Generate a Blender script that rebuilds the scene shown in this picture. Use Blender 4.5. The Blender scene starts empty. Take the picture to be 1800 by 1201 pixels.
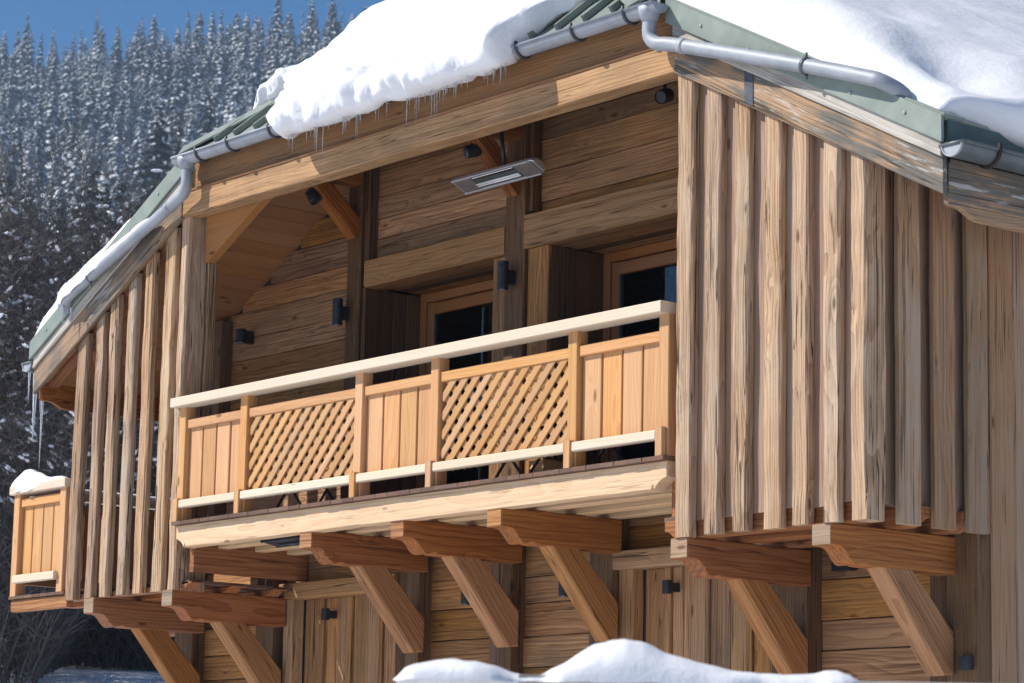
import bpy, bmesh, math, random
from mathutils import Vector, Matrix, noise
V = Vector
random.seed(7)
HAZE = 0.00034
SC = bpy.context.scene
COL = SC.collection

# ------------------------------------------------------------------ camera, sky, sun, exposure
cam_d = bpy.data.cameras.new("camera")
cam = bpy.data.objects.new("camera", cam_d)
COL.objects.link(cam)
SC.camera = cam
CAMP = V((16.162, -11.9, -2.403))
yaw, pitch, roll = 0.894298, 0.1749646, 0.0198651
fw = V((-math.sin(yaw) * math.cos(pitch), math.cos(yaw) * math.cos(pitch), math.sin(pitch)))
rt = V((math.cos(yaw), math.sin(yaw), 0))
up = rt.cross(fw)
r2 = rt * math.cos(roll) + up * math.sin(roll)
u2 = -rt * math.sin(roll) + up * math.cos(roll)
cm = Matrix((r2, u2, -fw)).transposed().to_4x4()
cm.translation = CAMP
cam.matrix_world = cm
cam_d.sensor_width = 36
cam_d.lens = 4841.8 / 1800 * 36
cam_d.clip_start = 0.1
cam_d.clip_end = 6000
cam_d.dof.use_dof = True
cam_d.dof.focus_distance = 20.5
cam_d.dof.aperture_fstop = 5.0

SUN_AZ, SUN_EL = math.radians(40), math.radians(43)
sun_dir = V((-math.sin(SUN_AZ) * math.cos(SUN_EL), -math.cos(SUN_AZ) * math.cos(SUN_EL), math.sin(SUN_EL)))
world = bpy.data.worlds.new("World")
SC.world = world
world.use_nodes = True
wn = world.node_tree.nodes
wl = world.node_tree.links
sky = wn.new("ShaderNodeTexSky")
sky.sky_type = 'NISHITA'
sky.sun_disc = False
sky.sun_elevation = SUN_EL
sky.sun_rotation = math.atan2(sun_dir.x, sun_dir.y)
sky.altitude = 2200
sky.air_density = 1.0
sky.dust_density = 0.0
sky.ozone_density = 2.6
hsv = wn.new("ShaderNodeHueSaturation")
hsv.inputs["Saturation"].default_value = 1.35
wl.new(sky.outputs[0], hsv.inputs["Color"])
wl.new(hsv.outputs[0], wn["Background"].inputs[0])
wn["Background"].inputs[1].default_value = 0.076
sun_d = bpy.data.lights.new("sun", 'SUN')
sun_d.energy = 5.0
sun_d.angle = math.radians(0.53)
sun_d.color = (1.0, 0.945, 0.865)
sun = bpy.data.objects.new("sun", sun_d)
COL.objects.link(sun)
sun.rotation_euler = sun_dir.to_track_quat('Z', 'Y').to_euler()
sun.location = sun_dir * 60
SC.view_settings.view_transform = 'Standard'
SC.view_settings.look = 'None'
SC.view_settings.exposure = 0.44
SC.view_settings.gamma = 1.0
SC.cycles.use_denoising = True
SC.cycles.denoising_prefilter = 'NONE'
SC.cycles.max_bounces = 8
SC.cycles.diffuse_bounces = 4
SC.cycles.glossy_bounces = 3
SC.cycles.transmission_bounces = 6
SC.cycles.transparent_max_bounces = 8
SC.cycles.caustics_reflective = False
SC.cycles.caustics_refractive = False
SC.cycles.sample_clamp_indirect = 8


# ------------------------------------------------------------------ materials
def newmat(name):
    m = bpy.data.materials.new(name)
    m.use_nodes = True
    nt = m.node_tree
    b = nt.nodes["Principled BSDF"]
    return m, nt, b


class G:
    """tiny node-graph helper"""
    def __init__(s, nt):
        s.nt = nt

    def n(s, t, ins=None, **kw):
        nd = s.nt.nodes.new(t)
        for k, v in kw.items():
            setattr(nd, k, v)
        for k, v in (ins or {}).items():
            if isinstance(v, bpy.types.NodeSocket):
                s.nt.links.new(v, nd.inputs[k])
            else:
                nd.inputs[k].default_value = v
        return nd

    def math(s, op, a, b=0.0, c=None):
        ins = {0: a, 1: b}
        if c is not None:
            ins[2] = c
        return s.n("ShaderNodeMath", ins, operation=op).outputs[0]

    def vmath(s, op, a, b):
        return s.n("ShaderNodeVectorMath", {0: a, 1: b}, operation=op).outputs[0]

    def mix(s, f, a, b, bt='MIX'):
        nd = s.nt.nodes.new("ShaderNodeMix")
        nd.data_type = 'RGBA'
        nd.blend_type = bt
        for i, v in ((0, f), (6, a), (7, b)):
            if isinstance(v, bpy.types.NodeSocket):
                s.nt.links.new(v, nd.inputs[i])
            else:
                nd.inputs[i].default_value = v
        return nd.outputs[2]

    def ramp(s, f, *stops):
        nd = s.nt.nodes.new("ShaderNodeValToRGB")
        s.nt.links.new(f, nd.inputs[0])
        e = nd.color_ramp.elements
        while len(e) < len(stops):
            e.new(0.5)
        for el, (p, c) in zip(e, stops):
            el.position = p
            el.color = c if len(c) == 4 else (*c, 1)
        return nd.outputs[0]

    def smooth(s, f, lo, hi):
        nd = s.n("ShaderNodeMapRange", {0: f, 1: lo, 2: hi, 3: 0.0, 4: 1.0}, interpolation_type='SMOOTHSTEP')
        return nd.outputs[0]


def c4(c):
    return (*c, 1.0)


def wood(name, light, dark, grey=None, grey_amt=0.0, crack=0.0, knot=0.5, ring=13.0, rough=0.75, var=0.25, bump=0.35, contrast=1.0,
         satvar=0.0, grey_lo=0.34, grey_hi=0.68, white=None):
    m, nt, b = newmat(name)
    g = G(nt)
    obj = g.n("ShaderNodeTexCoord").outputs["Object"]
    rnd = g.n("ShaderNodeObjectInfo").outputs["Random"]
    off = g.n("ShaderNodeCombineXYZ", {0: g.math('MULTIPLY', rnd, 917.0), 1: g.math('MULTIPLY', rnd, 391.0), 2: g.math('MULTIPLY', rnd, 153.0)}).outputs[0]
    v = g.vmath('ADD', obj, off)

    def noi(scale, detail=3.0, rgh=0.55, sc=1.0):
        vv = g.vmath('MULTIPLY', v, scale)
        return g.n("ShaderNodeTexNoise", {"Vector": vv, "Scale": sc, "Detail": detail, "Roughness": rgh}).outputs[0]
    # growth rings of a log whose heart lies near the piece, grain along local X
    r1 = g.math('FRACT', g.math('MULTIPLY', rnd, 37.3))
    r2_ = g.math('FRACT', g.math('MULTIPLY', rnd, 91.7))
    cen = g.n("ShaderNodeCombineXYZ", {0: g.math('MULTIPLY', rnd, 50.0), 1: g.math('MULTIPLY_ADD', r1, 0.24, -0.12), 2: g.math('MULTIPLY_ADD', r2_, 0.20, 0.02)}).outputs[0]
    warp = g.n("ShaderNodeTexNoise", {"Vector": g.vmath('MULTIPLY', v, (0.9, 4.0, 4.0)), "Scale": 1.0, "Detail": 2.0}).outputs["Color"]
    warp = g.vmath('MULTIPLY', g.vmath('SUBTRACT', warp, (0.5, 0.5, 0.5)), (0.0, 0.13, 0.13))
    # knots
    kv = g.vmath('MULTIPLY', v, (2.4, 7.5, 7.5))
    vor = g.n("ShaderNodeTexVoronoi", {"Vector": kv, "Scale": 1.0, "Randomness": 1.0})
    kd = vor.outputs["Distance"]
    kc = g.n("ShaderNodeSeparateColor", {0: vor.outputs["Color"]}).outputs[0]
    gate = g.math('GREATER_THAN', kc, 1.0 - knot)
    kmask = g.math('MULTIPLY', g.math('SUBTRACT', 1.0, g.smooth(kd, 0.05, 0.15)), gate)
    kswirl = g.math('MULTIPLY', g.math('SUBTRACT', 1.0, g.smooth(kd, 0.0, 0.45)), gate)
    rv = g.vmath('ADD', g.vmath('ADD', obj, cen), warp)
    sep = g.n("ShaderNodeSeparateXYZ", {0: rv})
    rr = g.math('SQRT', g.math('ADD', g.math('POWER', sep.outputs[1], 2.0), g.math('POWER', sep.outputs[2], 2.0)))
    rr = g.math('ADD', rr, g.math('MULTIPLY', sep.outputs[0], 0.012))
    rr = g.math('ADD', rr, g.math('MULTIPLY', kswirl, 0.035))
    saw = g.math('FRACT', g.math('MULTIPLY', rr, ring * 6.0))
    rings = g.math('POWER', saw, 1.7)
    fib = g.math('ADD', g.math('MULTIPLY', noi((0.9, 66.0, 66.0), 4.0, 0.65), 0.62), g.math('MULTIPLY', noi((2.8, 150.0, 150.0), 3.0, 0.6), 0.38))
    fib2 = noi((1.3, 34.0, 34.0), 3.0)
    blo = noi((0.45, 7.0, 7.0), 5.0, 0.65)
    blo2 = noi((2.0, 3.0, 3.0), 3.0, 0.6)
    f = g.math('ADD', g.math('MULTIPLY', rings, 0.46 * contrast), g.math('MULTIPLY', g.smooth(fib, 0.40, 0.62), 0.44 * contrast))
    f = g.math('ADD', f, g.math('MULTIPLY', g.smooth(blo, 0.25, 0.75), 0.26))
    col = g.mix(g.math('MINIMUM', f, 1.0), c4(light), c4(dark))
    if grey:
        gm = g.math('MULTIPLY', g.smooth(g.math('ADD', g.math('MULTIPLY', blo2, 0.6), g.math('MULTIPLY', fib2, 0.4)), grey_lo, grey_hi), g.math('MULTIPLY', g.math('MULTIPLY_ADD', r1, 1.1, 0.35), grey_amt))
        gm = g.math('MINIMUM', gm, 1.0)
        col = g.mix(gm, col, c4(grey))
    dk = tuple(x * 0.30 for x in dark)
    col = g.mix(g.math('MULTIPLY', kmask, 0.8), col, c4((dk[0] * 1.1, dk[1] * 0.85, dk[2] * 0.7)))
    h = g.math('ADD', g.math('MULTIPLY', fib, 0.5), g.math('MULTIPLY', rings, -0.35))
    if crack > 0:
        cr = noi((0.38, 26.0, 26.0), 2.0, 0.5)
        cl = g.math('ABSOLUTE', g.math('SUBTRACT', cr, 0.5))
        cmask = g.math('SUBTRACT', 1.0, g.smooth(cl, 0.004, 0.013))
        cmask = g.math('MULTIPLY', cmask, g.smooth(noi((1.6, 9.0, 9.0), 2.0), 0.45, 0.6))
        col = g.mix(g.math('MULTIPLY', cmask, crack), col, c4(dk))
        h = g.math('SUBTRACT', h, g.math('MULTIPLY', cmask, 1.6))
        cr2 = noi((0.16, 16.0, 16.0), 1.5, 0.5)
        cl2 = g.math('ABSOLUTE', g.math('SUBTRACT', cr2, 0.5))
        cm2 = g.math('MULTIPLY', g.math('SUBTRACT', 1.0, g.smooth(cl2, 0.0025, 0.010)), g.smooth(noi((0.5, 5.0, 5.0), 2.0), 0.42, 0.55))
        col = g.mix(g.math('MULTIPLY', cm2, crack), col, c4(dk))
        h = g.math('SUBTRACT', h, g.math('MULTIPLY', cm2, 2.2))
    if white:
        wv = noi((1.1, 9.0, 9.0), 6.0, 0.7)
        wm_ = g.smooth(g.math('ADD', wv, g.math('MULTIPLY', g.math('SUBTRACT', fib2, 0.5), 0.35)), 0.57, 0.66)
        col = g.mix(g.math('MULTIPLY', wm_, 0.7), col, c4(white))
    # piece to piece variation
    hs = g.n("ShaderNodeHueSaturation", {"Hue": g.math('MULTIPLY_ADD', r1, 0.007, 0.4975), "Saturation": g.math('MULTIPLY_ADD', r2_, 0.18 + satvar, 0.92 - satvar * 0.5),
                                          "Value": g.math('MULTIPLY_ADD', rnd, 2 * var, 1.0 - var), "Color": col}).outputs[0]
    nt.links.new(hs, b.inputs["Base Color"])
    b.inputs["Roughness"].default_value = rough
    b.inputs["Specular IOR Level"].default_value = 0.25
    bp = g.n("ShaderNodeBump", {"Strength": bump, "Distance": 0.006, "Height": h})
    nt.links.new(bp.outputs[0], b.inputs["Normal"])
    return m


M = {}
M['larch'] = wood('larch_fresh', (0.6, 0.345, 0.165), (0.44, 0.215, 0.088), knot=0.26, ring=7, contrast=0.95, var=0.10, bump=0.2, rough=0.6)
M['larch_pale'] = wood('larch_pale', (0.66, 0.56, 0.435), (0.53, 0.40, 0.27), knot=0.14, ring=9, contrast=0.6, var=0.05, bump=0.15, rough=0.6)
M['lattice'] = wood('larch_lattice', (0.54, 0.315, 0.15), (0.41, 0.21, 0.09), knot=0.1, ring=9, contrast=0.7, var=0.12, bump=0.12, rough=0.6)
M['rim'] = wood('larch_rim_beam', (0.68, 0.49, 0.305), (0.52, 0.32, 0.165), knot=0.3, ring=8, contrast=0.8, crack=0.4, var=0.04, bump=0.3)
M['red'] = wood('larch_red', (0.38, 0.16, 0.062), (0.19, 0.062, 0.022), knot=0.3, ring=5, contrast=1.15, crack=0.7, var=0.06, bump=0.3)
M['end'] = wood('end_grain', (0.36, 0.265, 0.18), (0.24, 0.16, 0.10), knot=0.05, ring=14, contrast=1.0, crack=0.5, var=0.1)
M['soffit'] = wood('pine_soffit', (0.4, 0.195, 0.08), (0.28, 0.118, 0.044), knot=0.55, ring=7, contrast=0.7, var=0.14, bump=0.12)
M['batten'] = wood('old_batten', (0.56, 0.37, 0.225), (0.22, 0.122, 0.063), grey=(0.52, 0.415, 0.315), grey_amt=0.48, crack=1.0, knot=0.45, ring=7, var=0.2, bump=1.0, contrast=1.15)
M['backing'] = wood('old_backing_board', (0.38, 0.24, 0.152), (0.22, 0.125, 0.075), grey=(0.33, 0.255, 0.2), grey_amt=0.8, crack=0.4, knot=0.25, ring=8, var=0.16, bump=0.4)
M['side'] = wood('old_side_board', (0.45, 0.28, 0.158), (0.225, 0.122, 0.062), grey=(0.34, 0.262, 0.195), grey_amt=0.85, crack=0.7, knot=0.35, ring=9, var=0.2, bump=0.6)
M['wall'] = wood('barn_plank', (0.53, 0.275, 0.112), (0.2, 0.088, 0.033), grey=(0.2, 0.114, 0.058), grey_amt=0.75, crack=0.6, knot=0.45, ring=6, var=0.34, bump=0.6, satvar=0.1, contrast=1.15)
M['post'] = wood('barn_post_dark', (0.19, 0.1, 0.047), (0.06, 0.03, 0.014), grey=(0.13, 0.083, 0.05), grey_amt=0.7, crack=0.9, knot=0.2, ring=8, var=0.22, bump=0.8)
M['lintel'] = wood('barn_lintel', (0.48, 0.275, 0.135), (0.23, 0.117, 0.052), grey=(0.27, 0.17, 0.1), grey_amt=0.5, crack=0.9, knot=0.4, ring=7, var=0.12, bump=0.5)
M['hip'] = wood('hip_beam', (0.53, 0.335, 0.185), (0.28, 0.142, 0.065), grey=(0.2, 0.125, 0.073), grey_amt=0.6, crack=0.8, knot=0.55, ring=6, var=0.04, bump=0.4)
M['fascia'] = wood('hip_fascia', (0.36, 0.19, 0.09), (0.22, 0.105, 0.045), grey=(0.21, 0.13, 0.075), grey_amt=0.6, crack=0.6, knot=0.4, ring=6, var=0.04, bump=0.4)
M['barge'] = wood('weathered_barge', (0.42, 0.265, 0.155), (0.2, 0.13, 0.08), grey=(0.125, 0.115, 0.1), grey_amt=0.95, crack=0.95, knot=0.4, ring=9, var=0.05, bump=0.8, grey_lo=0.42, grey_hi=0.55, white=(0.50, 0.48, 0.44))
M['bargewhite'] = wood('bleached_barge', (0.56, 0.53, 0.48), (0.33, 0.295, 0.25), grey=(0.13, 0.115, 0.095), grey_amt=0.85, crack=0.6, knot=0.3, ring=10, var=0.03, bump=0.5, grey_lo=0.52, grey_hi=0.60)
M['brace'] = wood('larch_brace', (0.44, 0.215, 0.088), (0.23, 0.092, 0.033), knot=0.35, ring=5, contrast=1.15, crack=0.8, var=0.06, bump=0.35)
M['deck'] = wood('deck_board', (0.17, 0.098, 0.068), (0.1, 0.056, 0.04), knot=0.1, ring=8, contrast=0.7, crack=0.3, var=0.2)
M['frame'] = wood('door_frame_wood', (0.34, 0.15, 0.062), (0.24, 0.095, 0.037), knot=0.08, ring=8, contrast=0.5, var=0.06, bump=0.1, rough=0.45)


def flat(name, col, rough=0.5, metal=0.0, spec=0.5, nscale=None, namt=0.2, bump=0.0, bscale=40.0):
    m, nt, b = newmat(name)
    b.inputs["Base Color"].default_value = c4(col)
    b.inputs["Roughness"].default_value = rough
    b.inputs["Metallic"].default_value = metal
    b.inputs["Specular IOR Level"].default_value = spec
    g = G(nt)
    tc = g.n("ShaderNodeTexCoord").outputs["Object"]
    if nscale:
        nz = g.n("ShaderNodeTexNoise", {"Vector": tc, "Scale": nscale, "Detail": 5.0, "Roughness": 0.65}).outputs[0]
        col2 = g.mix(g.smooth(nz, 0.3, 0.72), c4(tuple(x * (1 - namt) for x in col)), c4(tuple(min(1, x * (1 + namt)) for x in col)))
        nt.links.new(col2, b.inputs["Base Color"])
        nt.links.new(g.math('MULTIPLY_ADD', nz, 0.3, rough - 0.15), b.inputs["Roughness"])
    if bump:
        nb = g.n("ShaderNodeTexNoise", {"Vector": tc, "Scale": bscale, "Detail": 4.0}).outputs[0]
        bp = g.n("ShaderNodeBump", {"Strength": bump, "Distance": 0.01, "Height": nb})
        nt.links.new(bp.outputs[0], b.inputs["Normal"])
    return m


M['green'] = flat('green_sheet_metal', (0.205, 0.242, 0.208), 0.5, 0.0, 0.5, 3.0, 0.14, 0.15, 6.0)
M['greendark'] = flat('dark_green_metal', (0.05, 0.085, 0.08), 0.5, 0.0, 0.5, 4.0, 0.2)
M['zinc'] = flat('zinc_gutter', (0.29, 0.31, 0.345), 0.6, 0.2, 0.5, 5.0, 0.16, 0.1, 12.0)
M['zincdark'] = flat('dull_zinc', (0.105, 0.12, 0.125), 0.5, 0.5, 0.5, 5.0, 0.2)
M['bracket'] = flat('gutter_bracket_steel', (0.085, 0.088, 0.10), 0.5, 0.5, 0.4, 9.0, 0.3)
M['rust'] = flat('rusty_steel', (0.035, 0.024, 0.022), 0.7, 0.2, 0.3, 14.0, 0.4)
M['black'] = flat('black_powder_coat', (0.018, 0.02, 0.026), 0.45, 0.0, 0.4, 30.0, 0.2)
M['alu'] = flat('brushed_aluminium', (0.55, 0.55, 0.57), 0.38, 0.7, 0.5)
M['alu2'] = flat('grey_housing', (0.33, 0.29, 0.285), 0.35, 0.6, 0.5, 20.0, 0.12)
M['mirror'] = flat('polished_reflector', (0.78, 0.80, 0.83), 0.12, 1.0, 0.5)
M['tube'] = flat('quartz_tube', (0.75, 0.76, 0.78), 0.1, 0.0, 0.8)
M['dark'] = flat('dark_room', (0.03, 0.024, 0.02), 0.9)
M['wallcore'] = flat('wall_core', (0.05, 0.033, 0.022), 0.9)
M['canvas'] = flat('dark_canvas', (0.03, 0.035, 0.05), 0.8)
M['bark'] = flat('bark', (0.098, 0.088, 0.083), 0.9, 0, 0.2, 6.0, 0.4)
M['bluereflection'] = flat('painted_sky_reflection', (0.13, 0.26, 0.46), 0.7)  # even blue that stands in for sky mirrored in the door glass


def glass_mat():
    m, nt, b = newmat('window_glass')
    b.inputs["Base Color"].default_value = (0.85, 0.9, 0.92, 1)
    b.inputs["Roughness"].default_value = 0.02
    b.inputs["Transmission Weight"].default_value = 1.0
    b.inputs["IOR"].default_value = 1.42
    return m


def ice_mat():
    m, nt, b = newmat('ice')
    b.inputs["Base Color"].default_value = (0.93, 0.96, 1.0, 1)
    b.inputs["Roughness"].default_value = 0.12
    b.inputs["Transmission Weight"].default_value = 0.75
    b.inputs["IOR"].default_value = 1.31
    return m


def snow_mat(name='snow', grain=55.0, bump=0.28, col=(0.73, 0.74, 0.765)):
    m, nt, b = newmat(name)
    g = G(nt)
    tc = g.n("ShaderNodeTexCoord").outputs["Object"]
    b.inputs["Base Color"].default_value = c4(col)
    b.inputs["Roughness"].default_value = 0.6
    b.inputs["Specular IOR Level"].default_value = 0.25
    b.inputs["Subsurface Weight"].default_value = 0.35
    b.inputs["Subsurface Radius"].default_value = (0.9, 1.0, 1.15)
    b.inputs["Subsurface Scale"].default_value = 0.02
    n1 = g.n("ShaderNodeTexNoise", {"Vector": tc, "Scale": grain, "Detail": 6.0, "Roughness": 0.7}).outputs[0]
    n2 = g.n("ShaderNodeTexNoise", {"Vector": tc, "Scale": 7.0, "Detail": 5.0, "Roughness": 0.6}).outputs[0]
    h = g.math('ADD', g.math('MULTIPLY', n1, 0.25), n2)
    bp = g.n("ShaderNodeBump", {"Strength": bump, "Distance": 0.05, "Height": h})
    nt.links.new(bp.outputs[0], b.inputs["Normal"])
    return m


M['glass'] = glass_mat()
M['ice'] = ice_mat()
M['snow'] = snow_mat()


def ground_snow():
    m, nt, b = newmat('snow_ground')
    g = G(nt)
    tc = g.n("ShaderNodeTexCoord").outputs["Object"]
    nz = g.n("ShaderNodeTexNoise", {"Vector": tc, "Scale": 0.05, "Detail": 8.0, "Roughness": 0.65}).outputs[0]
    col = g.mix(g.smooth(nz, 0.4, 0.65), (0.86, 0.87, 0.90, 1), (0.80, 0.82, 0.86, 1))
    nt.links.new(col, b.inputs["Base Color"])
    b.inputs["Roughness"].default_value = 0.7
    n2 = g.n("ShaderNodeTexNoise", {"Vector": tc, "Scale": 0.8, "Detail": 8.0, "Roughness": 0.65}).outputs[0]
    bp = g.n("ShaderNodeBump", {"Strength": 0.6, "Distance": 0.4, "Height": n2})
    nt.links.new(bp.outputs[0], b.inputs["Normal"])
    return m


M['ground'] = ground_snow()


def needle_mat(name, c1, c2):
    m, nt, b = newmat(name)
    g = G(nt)
    rnd = g.n("ShaderNodeObjectInfo").outputs["Random"]
    tc = g.n("ShaderNodeTexCoord").outputs["Object"]
    nz = g.n("ShaderNodeTexNoise", {"Vector": tc, "Scale": 1.4, "Detail": 4.0}).outputs[0]
    f = g.math('ADD', g.math('MULTIPLY', nz, 0.7), g.math('MULTIPLY', rnd, 0.3))
    nt.links.new(g.mix(g.smooth(f, 0.3, 0.75), c4(c1), c4(c2)), b.inputs["Base Color"])
    b.inputs["Roughness"].default_value = 0.8
    b.inputs["Specular IOR Level"].default_value = 0.15
    return m


M['needle'] = needle_mat('spruce_needles', (0.022, 0.034, 0.030), (0.05, 0.066, 0.055))
M['needle_dark'] = needle_mat('dark_spruce_needles', (0.012, 0.014, 0.010), (0.034, 0.031, 0.022))
M['treesnow'] = flat('snow_on_branches', (0.82, 0.85, 0.90), 0.7, 0, 0.2)

# ------------------------------------------------------------------ object helpers
WM = {}


def finish(o, parent=None, mat=None, wm=None):
    COL.objects.link(o)
    wm = wm or Matrix.Identity(4)
    o.matrix_basis = wm
    WM[o.name] = wm
    if parent is not None:
        o.parent = parent
        o.matrix_parent_inverse = WM[parent.name].inverted()
    if mat is not None and o.data is not None:
        ms = mat if isinstance(mat, (list, tuple)) else [mat]
        for x in ms:
            o.data.materials.append(M[x] if isinstance(x, str) else x)
    return o


def empty(name, loc, parent=None):
    o = bpy.data.objects.new(name, None)
    o.empty_display_size = 0.2
    return finish(o, parent, None, Matrix.Translation(V(loc)))


def tag(o, label=None, cat=None, group=None, kind=None):
    if label:
        o["label"] = label
    if cat:
        o["category"] = cat
    if group:
        o["group"] = group
    if kind:
        o["kind"] = kind
    return o


def meshobj(name, verts, faces, mat, parent=None, wm=None, smooth=False, fm=None):
    me = bpy.data.meshes.new(name)
    me.from_pydata([tuple(v) for v in verts], [], faces)
    if smooth:
        me.polygons.foreach_set("use_smooth", [True] * len(me.polygons))
    o = bpy.data.objects.new(name, me)
    finish(o, parent, mat, wm)
    if fm:
        me.polygons.foreach_set("material_index", fm)
    me.update()
    return o


def frame(o, x, z):
    x = V(x).normalized()
    z = V(z)
    y = z.cross(x).normalized()
    z = x.cross(y).normalized()
    m = Matrix((x, y, z)).transposed().to_4x4()
    m.translation = V(o)
    return m


def beam(name, parent, mat, p0, p1, w, h, upv=(0, 0, 1), ch=0.004, segs=1, rough=0.0, freq=2.2, cut0=(0, 0), cut1=(0, 0), bow=0.0, smooth=False):
    """a timber from p0 to p1 (centre line); w across, h along upv; local X is the grain"""
    p0, p1 = V(p0), V(p1)
    L = (p1 - p0).length
    wm = frame((p0 + p1) / 2, p1 - p0, upv)
    y, z = w / 2, h / 2
    sec = [(-y + ch, -z), (y - ch, -z), (y, -z + ch), (y, z - ch), (y - ch, z), (-y + ch, z), (-y, z - ch), (-y, -z + ch)]
    sd = random.uniform(0, 900)
    vs, fs = [], []
    n = len(sec)
    for i in range(segs + 1):
        t = i / segs
        x = -L / 2 + L * t
        by = bow * math.sin(t * math.pi) if bow else 0.0
        for k, (a, b) in enumerate(sec):
            xx = x
            if i == 0:
                xx += cut0[0] * a + cut0[1] * b
            if i == segs:
                xx += cut1[0] * a + cut1[1] * b
            dy = dz = 0.0
            if rough:
                q = x * freq
                corner = k // 2
                dy = rough * (noise.noise(V((q, sd + corner * 7.3, 0.0))) + 0.5 * noise.noise(V((q * 3.1, sd + k * 3.7, 5.0))))
                dz = rough * 0.8 * (noise.noise(V((q, sd + corner * 5.1, 9.0))) + 0.4 * noise.noise(V((q * 2.7, sd + k * 2.9, 15.0))))
            vs.append((xx, a + dy + by, b + dz))
        if i:
            o, p = i * n, (i - 1) * n
            for k in range(n):
                k2 = (k + 1) % n
                fs.append((p + k, p + k2, o + k2, o + k))
    fs.append(tuple(range(n - 1, -1, -1)))
    fs.append(tuple(segs * n + k for k in range(n)))
    return meshobj(name, vs, fs, mat, parent, wm, smooth)


def box(name, parent, mat, lo, hi, ch=0.003, grain='x', **kw):
    lo, hi = V(lo), V(hi)
    c = (lo + hi) / 2
    d = hi - lo
    if grain == 'x':
        return beam(name, parent, mat, (lo.x, c.y, c.z), (hi.x, c.y, c.z), d.y, d.z, (0, 0, 1), ch, **kw)
    if grain == 'y':
        return beam(name, parent, mat, (c.x, lo.y, c.z), (c.x, hi.y, c.z), d.x, d.z, (0, 0, 1), ch, **kw)
    return beam(name, parent, mat, (c.x, c.y, lo.z), (c.x, c.y, hi.z), d.x, d.y, (0, 1, 0), ch, **kw)


def prism(name, parent, mat, pts, t, wm, ch=0.0, mats=None):
    """polygon pts (x,z) in local XZ, thickness t along local Y (centred)"""
    bm = bmesh.new()
    a = [bm.verts.new((x, -t / 2, z)) for x, z in pts]
    b = [bm.verts.new((x, t / 2, z)) for x, z in pts]
    f1 = bm.faces.new(a)
    f2 = bm.faces.new(b[::-1])
    for i in range(len(pts)):
        j = (i + 1) % len(pts)
        bm.faces.new((a[j], a[i], b[i], b[j]))
    bmesh.ops.recalc_face_normals(bm, faces=bm.faces)
    if ch:
        bmesh.ops.bevel(bm, geom=[e for e in bm.edges if (f1 in e.link_faces) or (f2 in e.link_faces)], offset=ch, segments=1, affect='EDGES')
    bmesh.ops.triangulate(bm, faces=[f for f in bm.faces if len(f.verts) > 4])
    me = bpy.data.meshes.new(name)
    bm.to_mesh(me)
    bm.free()
    o = bpy.data.objects.new(name, me)
    return finish(o, parent, mat, wm)


def tube(name, parent, mat, pts, r, n=12, cap=True, wm=None, smooth=True):
    """round pipe along world points; r may be a list"""
    pts = [V(p) for p in pts]
    rs = r if isinstance(r, (list, tuple)) else [r] * len(pts)
    vs, fs = [], []
    prev = None
    for i, p in enumerate(pts):
        d = (pts[min(i + 1, len(pts) - 1)] - pts[max(i - 1, 0)]).normalized()
        if prev is None:
            a = d.orthogonal().normalized()
        else:
            a = (prev - d * prev.dot(d)).normalized()
        prev = a
        b = d.cross(a)
        for k in range(n):
            t = 2 * math.pi * k / n
            vs.append(p + (a * math.cos(t) + b * math.sin(t)) * rs[i])
        if i:
            for k in range(n):
                k2 = (k + 1) % n
                fs.append(((i - 1) * n + k, (i - 1) * n + k2, i * n + k2, i * n + k))
    if cap:
        fs.append(tuple(range(n - 1, -1, -1)))
        fs.append(tuple((len(pts) - 1) * n + k for k in range(n)))
    return meshobj(name, vs, fs, mat, parent, wm, smooth)


def bez(pts, n=8):
    """smooth polyline through points (catmull-rom)"""
    pts = [V(p) for p in pts]
    out = []
    for i in range(len(pts) - 1):
        p0, p1, p2, p3 = pts[max(i - 1, 0)], pts[i], pts[i + 1], pts[min(i + 2, len(pts) - 1)]
        for k in range(n):
            t = k / n
            out.append(0.5 * ((2 * p1) + (p2 - p0) * t + (2 * p0 - 5 * p1 + 4 * p2 - p3) * t * t + (3 * p1 - p0 - 3 * p2 + p3) * t ** 3))
    out.append(pts[-1])
    return out


def smoothstep(a, b, x):
    t = max(0.0, min(1.0, (x - a) / (b - a)))
    return t * t * (3 - 2 * t)


def fbm(p, o=4):
    return noise.fractal(p, 1.0, 2.0, o, noise_basis='PERLIN_ORIGINAL')


def interp(x, tab):
    if x <= tab[0][0]:
        return tab[0][1]
    for (a, b), (c, d) in zip(tab, tab[1:]):
        if x <= c:
            return b + (d - b) * (x - a) / (c - a)
    return tab[-1][1]


# ------------------------------------------------------------------ ground: one sheet, valley floor and mountain side
DV = V((-math.sin(yaw), math.cos(yaw), 0))     # towards the mountain
DL = V((math.cos(yaw), math.sin(yaw), 0))      # along the mountain
PROF = [(-3000, -14), (-60, -6), (0, -4.4), (22, -3.5), (33, -2.6), (42, -0.36), (47, 0.12), (53, 0.5), (70, 2.2), (100, 6), (160, 15), (300, 40), (450, 80), (650, 167), (700, 178), (760, 182), (900, 170), (1600, 60), (3000, 0)]


def terrain(s, l):
    z = interp(s, PROF)
    k = smoothstep(330, 640, s)
    z += k * (4.0 + 0.075 * min(60, l + 110) + 0.12 * max(0, min(300, l - 60)))
    z += k * 7 * noise.noise(V((s * 0.006, l * 0.010, 0)))
    if s > 40:
        z += 0.6 * noise.noise(V((s * 0.05, l * 0.05, 3)))
    return z


def pt(s, l):
    p = CAMP + DV * s + DL * l
    return V((p.x, p.y, terrain(s, l)))


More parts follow.
